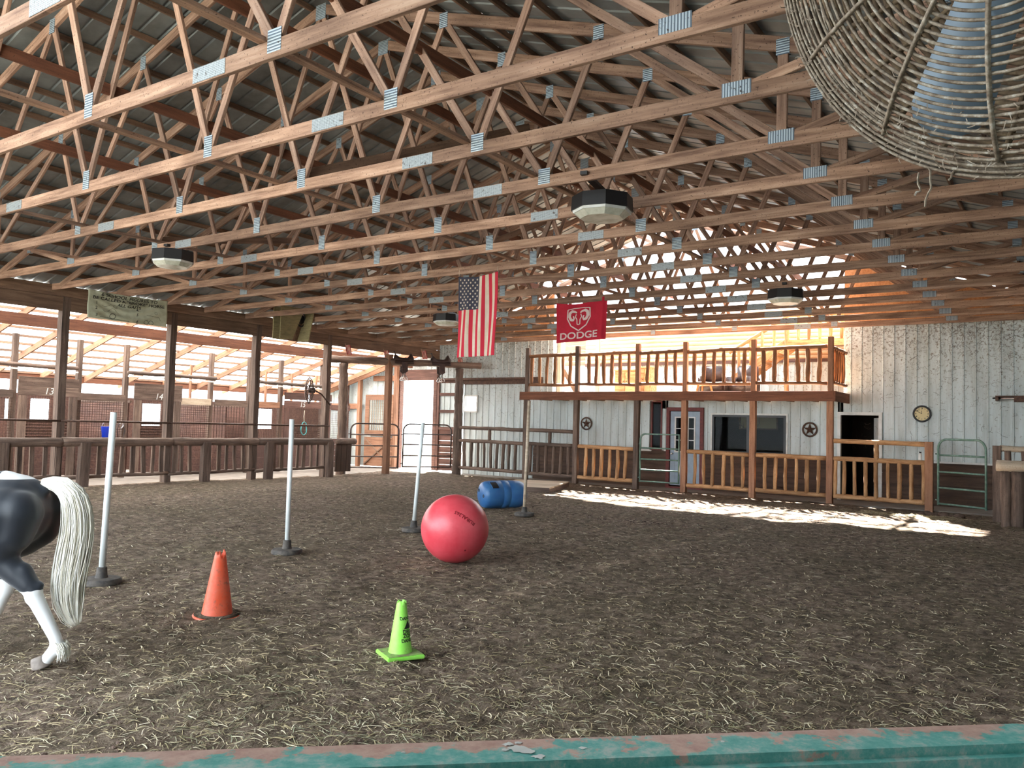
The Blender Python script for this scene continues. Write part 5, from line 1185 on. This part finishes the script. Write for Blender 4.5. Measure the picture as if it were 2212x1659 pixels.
for a in [((.36, C_, .99), .25, (.55, C_, .95), .25), ((.45, C_, .93), .26, (1.15, C_, .91), .27, .92), ((1.1, C_, .93), .26, (1.32, C_, .95), .21, .85), ((.9, C_, 1.08), .11, (1.2, C_, 1.12), .11, .8),
          ((1.3, C_, 1.02), .2, (1.62, C_, 1.38), .11, .7), ((1.45, C_, 1.2), .14, (1.74, C_, 1.5), .085, .65), ((1.7, C_, 1.48), .1, (1.96, C_, 1.26), .058, .75), ((1.72, C_, 1.42), .085, (1.86, C_, 1.3), .06, .8), ((1.93, C_, 1.27), .06, (2.0, C_, 1.22), .052, .9),
          ((1.72, C_+.05, 1.57), .03, (1.74, C_+.06, 1.68), .012, .5), ((1.72, C_-.05, 1.57), .03, (1.74, C_-.06, 1.68), .012, .5),
          ((.24, C_, 1.12), .09, (.42, C_, 1.14), .12, .9), ((.24, C_, 1.14), .05, (.15, C_, 1.13), .04)]: cap(*a)
def hind(y, st, hk, ft, pt):
    cap((.33, y-.03 if y > C_ else y+.03, .97), .2, (.38, y, .82), .16); cap((.24, y-.01 if y > C_ else y+.01, .99), .155, (.26, y, .86), .13); cap((.3, y, .84), .135, (st[0]-.04, y, st[1]), .11); cap((st[0], y, st[1]+.02), .1, (hk[0]+.03, y, hk[1]+.03), .064)
    cap((hk[0]+.07, y, hk[1]+.12), .058, (hk[0], y, hk[1]), .056); cap((hk[0]-.045, y, hk[1]+.035), .028, (hk[0]+.0, y, hk[1]-.05), .05); cap((hk[0], y, hk[1]-.02), .054, (ft[0], y, ft[1]+.05), .04); cap((ft[0]-.014, y, ft[1]), .05, (ft[0]-.004, y, ft[1]+.015), .046); cap((ft[0], y, ft[1]), .042, (pt[0], y, pt[1]), .044)
hind(0, (.38, .72), (.105, .5), (-.065, .135), (-.015, .065)); hind(-.3, (.52, .72), (.46, .48), (.56, .14), (.6, .07))
for y, dx in ((-.04, .1), (-.26, -.12)):
    cap((1.28, y, .85), .12, (1.26+dx*.4, y, .6), .07); cap((1.26+dx*.4, y, .6), .07, (1.26+dx*.7, y, .4), .045); cap((1.26+dx*.7, y, .4), .048, (1.26+dx, y, .14), .03); cap((1.26+dx, y, .13), .038, (1.26+dx, y, .13), .038); cap((1.26+dx, y, .13), .034, (1.29+dx, y, .07), .038)
me = bpy.data.meshes.new('body'); bm.to_mesh(me); bm.free()
tmp = bpy.data.objects.new('tmp', me); COL.objects.link(tmp)
md = tmp.modifiers.new('r', 'REMESH'); md.mode = 'VOXEL'; md.voxel_size = .012; md = tmp.modifiers.new('s', 'SMOOTH'); md.iterations = 14; md.factor = .6
dg = bpy.context.evaluated_depsgraph_get(); dg.update(); me2 = bpy.data.meshes.new_from_object(tmp.evaluated_get(dg)); bpy.data.objects.remove(tmp); me2.name = 'body'
hz = AZ(97, 1447, 0); pony = thing('pony', 'black and white pony with a white tail, walking out at the left edge', 'pony', (hz.x, hz.y, gz(hz.x, hz.y)-.004), math.atan2(-rt.y, -rt.x))
me2.materials.clear(); me2.materials.append(M['pony']); link('body', me2, None, pony, smooth=True)
def hoof(x, y, z, rot):
    o_ = MB().lathe([(0, 0), (.058, 0), (.056, .01), (.046, .06), (.04, .075), (0, .078)], seg=20).build('hoof', 'hoof', pony, True, loc=(x, y, z)); o_.scale = (1.15, 1, 1); o_.rotation_euler = (0, rot, 0)
hoof(.02, 0, .004, -.5+.05 if False else .35); hoof(.63, -.3, 0, 0)
for y, dx in ((-.04, .1), (-.26, -.12)): hoof(1.31+dx, y, 0, 0)
for s_ in (-1, 1): MB().lathe([(0, -.016), (.012, -.01), (.016, 0), (.012, .01), (0, .016)], (1.78, C_+s_*.068, 1.45), 12, axis=(0, 1, 0)).build('eye', 'black', pony, True)
tl = [(40, 1052, 9), (66, 1052, 15), (92, 1060, 22), (114, 1084, 29), (124, 1120, 32), (125, 1160, 33), (120, 1200, 34), (114, 1240, 33), (111, 1280, 32), (114, 1315, 29), (122, 1345, 20), (134, 1366, 10)]
tc_ = [(V((-(px-97)/335, C_, (1447-py)/335)), w/335) for px, py, w in tl]
def tail_pt(s, a, q):
    f = s*(len(tc_)-1); i = min(int(f), len(tc_)-2); g = f-i; p = tc_[i][0].lerp(tc_[i+1][0], g); w = tc_[i][1]*(1-g)+tc_[i+1][1]*g; d = (tc_[i+1][0]-tc_[i][0]).normalized(); n_ = V((d.z, 0, -d.x)); return p+n_*w*q*math.cos(a)+V((0, 1, 0))*w*q*.75*math.sin(a)
mb = MB(); mb.tube([tail_pt(i/22, 0, 0) for i in range(23)], [max(.004, (tc_[min(11, int(i/2))][1])*.62) for i in range(23)], 12)
r = random.Random(6)
for k in range(1100):
    a = r.uniform(0, 2*PI); q = math.sqrt(r.random())*1.0; s1 = r.uniform(.72, 1) if q > .5 else 1; s0_ = r.uniform(0, .1); pts = []; w1_, w2_ = r.gauss(0, .15), r.gauss(0, .22)
    for i in range(12): s_ = s0_+(s1-s0_)*i/11; pts.append(tail_pt(s_, a+w1_*math.sin(s_*5), q*(1+w2_*s_)))
    mb.tube(pts, [.0034]*9+[.0028, .002, .0008], 4, False)
mb.build('tail', 'hair', pony, True)
mb = MB()
for k in range(160):
    a = r.uniform(PI*.5, PI*1.5); p = V((-.08, .0, .15))+V((math.cos(a)*.045, math.sin(a)*.045, r.uniform(-.02, .03))); q = p+V((-.02, r.gauss(0, .01), -.05-.03*r.random())); mb.tube([p, p.lerp(q, .5)+V((-.012, 0, 0)), q], [.003, .0025, .001], 4, False)
mb.build('fetlock_hair', 'hair', pony, True)
mb = MB()
for k in range(260):
    s_ = r.random(); p = V((1.28, C_, 1.2)).lerp(V((1.72, C_, 1.6)), s_)+V((-.03, 0, .0)); sd_ = r.gauss(.06, .02); mb.tube([p, p+V((-.03, sd_*.8, -.01)), p+V((-.04, sd_*1.5, -.12)), p+V((-.02+r.gauss(0, .02), sd_*1.6, -.2))], [.005, .005, .004, .001], 4, False)
mb.build('mane', 'mane', pony, True)
# ------------------------------------------------------------------ straw and hay on the dirt
def scatter(name, mat, n, rs, dist, lmin, lmax, w, label):
    r = random.Random(rs); vs = []; fs = []
    c = 0
    while c < n:
        x, y = dist(r)
        if not (-18.3 < x < .9 and .6 < y < 20.9): continue
        c += 1; an = r.uniform(0, 2*PI); L = r.uniform(lmin, lmax)*(1 if r.random() < .85 else 1.8); cu = r.gauss(0, .16); ww = w*r.uniform(.6, 1.3)
        z0 = gz(x, y)+.003; k = len(vs); tl = r.gauss(0, .12)
        px, py = x, y
        for i in range(4):
            nx_, ny_ = -math.sin(an)*ww/2, math.cos(an)*ww/2; z = max(gz(px, py)+.002, z0+tl*L*i/3)+.0035*math.sin(i*1.05)
            vs += [(px+nx_, py+ny_, z), (px-nx_, py-ny_, z+ww*.35)]; px += math.cos(an)*L/3; py += math.sin(an)*L/3; an += cu
        for i in range(3): fs.append((k+2*i, k+2*i+1, k+2*i+3, k+2*i+2))
    me = bpy.data.meshes.new(name); me.from_pydata(vs, [], fs); me.materials.append(M[mat]); return tag(link(name, me), label, 'straw' if mat == 'straw' else 'hay', kind='stuff')
def near(r):
    d = 2.2+abs(r.gauss(0, 3.2)); a = r.uniform(-1.15, .12); return (math.sin(a)*d, math.cos(a)*d)
def far(r):
    d = 3+r.random()**.8*18; a = r.uniform(-1.15, .1); return (math.sin(a)*d, math.cos(a)*d)
def hayd(r):
    while True:
        d = 1.8+abs(r.gauss(0, 1.5)); a = r.uniform(-1.25, .35); x, y = math.sin(a)*d, math.cos(a)*d
        if noise.noise(V((x*1.1, y*1.1, 11)))+.35*noise.noise(V((x*4, y*4, 1))) > r.uniform(-.5, .35)-.3*(d < 3.6): return x, y
scatter('straw_litter', 'straw', 26000, 1, near, .02, .08, .003, 'short dry straw scattered over the nearer dirt')
scatter('straw_litter', 'straw', 34000, 2, far, .02, .07, .005, 'short dry straw scattered over the farther dirt')
scatter('hay_litter', 'hay', 38000, 3, hayd, .025, .10, .0026, 'pale green loose hay in the foreground')
q0 = AZ(1960, 1108, 0)
scatter('straw_pile', 'straw', 2600, 6, lambda r: (q0.x+r.gauss(0, .45), q0.y+.1+r.gauss(0, .18)), .04, .14, .006, 'patch of yellow straw by the last yellow fence post')
q1 = AZ(2032, 1108, 0); mp = MB(); 
for k in range(9): mp.lathe([(0, -.05), (.12, -.02), (.11, .04), (.05, .08), (0, .09)], (q1.x+(k-4)*.09, q1.y+.04*math.sin(k*2), gz(q1.x, q1.y)-.01+.02*math.sin(k*1.7)), 9)
tag(mp.build('dirt_mound', 'wains', None, True), 'small dark heap of muck beside the last yellow fence post', 'heap', kind='stuff')
# clods
r = random.Random(8); mb = MB()
ic = bmesh.new(); bmesh.ops.create_icosphere(ic, subdivisions=1, radius=1); icv = [v.co.copy() for v in ic.verts]; icf = [tuple(v.index for v in f.verts) for f in ic.faces]; ic.free()
for k in range(2600):
    x, y = far(r) if k % 2 else near(r)
    if k % 12 == 0: q = AZ(1400, 1130, 0); x = q.x+r.gauss(0, .9); y = q.y+r.gauss(0, .35)
    if not (-18.3 < x < .9 and .6 < y < 20.9): continue
    s = r.uniform(.004, .015)*(1.5 if k % 12 == 0 else 1); z = gz(x, y)+s*.2; sd_ = r.random()*9
    mb.add([V((x+v.x*s*1.3, y+v.y*s, z+v.z*s*.6))+V((noise.noise(v*1.5+V((sd_, 0, 0))), noise.noise(v*1.5+V((0, sd_, 0))), 0))*s*.7 for v in icv], icf)
tag(mb.build('dirt_clods', 'wains'), 'small dark clods and droppings strewn over the dirt', 'clods', kind='stuff')

# ------------------------------------------------------------------ pieces of parts go one level deeper
def nest(child, parent):
    for th_ in [o for o in COL.objects if o.parent is None]:
        kids = list(th_.children); ps = [k for k in kids if k.name.split('.')[0] == parent]
        if not ps: continue
        for c in kids:
            if c.name.split('.')[0] != child: continue
            q = min(ps, key=lambda p: (p.matrix_basis.translation-c.matrix_basis.translation).length)
            if len(ps) > 1 and q.matrix_basis.translation.length < 1e-6:
                ce = lambda ob: ob.matrix_basis @ (sum((V(b_) for b_ in ob.bound_box), V())/8)
                q = min(ps, key=lambda p: (ce(p)-ce(c)).length)
            mb_ = q.matrix_basis.inverted() @ c.matrix_basis; c.parent = q; c.matrix_basis = mb_
for c_, p_ in (('door_knob', 'door_leaf'), ('window_grille', 'door_leaf'), ('knob', 'door'), ('pane', 'window_frame'), ('horn_cap', 'horn'), ('numeral', 'face'), ('tine', 'antler'), ('lettering', 'cone_body'), ('warning_triangle', 'cone_body'),
               ('lettering', 'ball_skin'), ('stars', 'cloth'), ('ram_shield', 'cloth'), ('lettering', 'cloth'), ('lettering', 'sheet'), ('figures', 'sheet'), ('number', 'sign_board'), ('base_grime', 'base'), ('stirrup', 'strap'), ('bail_handle', 'pail'), ('opening_lip', 'drum'), ('bung', 'drum'), ('opening_dark_patch', 'drum'), ('hinge', 'frame'), ('badge_disc', 'front_guard'), ('rim', 'housing') ,('paint_spot', 'top_rail')):
    nest(c_, p_)
# ------------------------------------------------------------------ light
w = bpy.data.worlds.new('world'); scn.world = w; w.use_nodes = True
bg = w.node_tree.nodes['Background']; bg.inputs[0].default_value = (.82, .92, 1, 1); bg.inputs[1].default_value = 1.0
sd = bpy.data.lights.new('sun', 'SUN'); sd.energy = 12; sd.angle = .02; sd.color = (1, .95, .88)
so = bpy.data.objects.new('sun', sd); COL.objects.link(so)
so.rotation_euler = (-V((.7, -1, -1.28))).to_track_quat('Z', 'Y').to_euler()
vs = scn.view_settings; vs.view_transform = 'Standard'; vs.look = 'None'; vs.gamma = 1; vs.use_curve_mapping = False
scn.display_settings.display_device = 'sRGB'
vs.exposure = 3.35
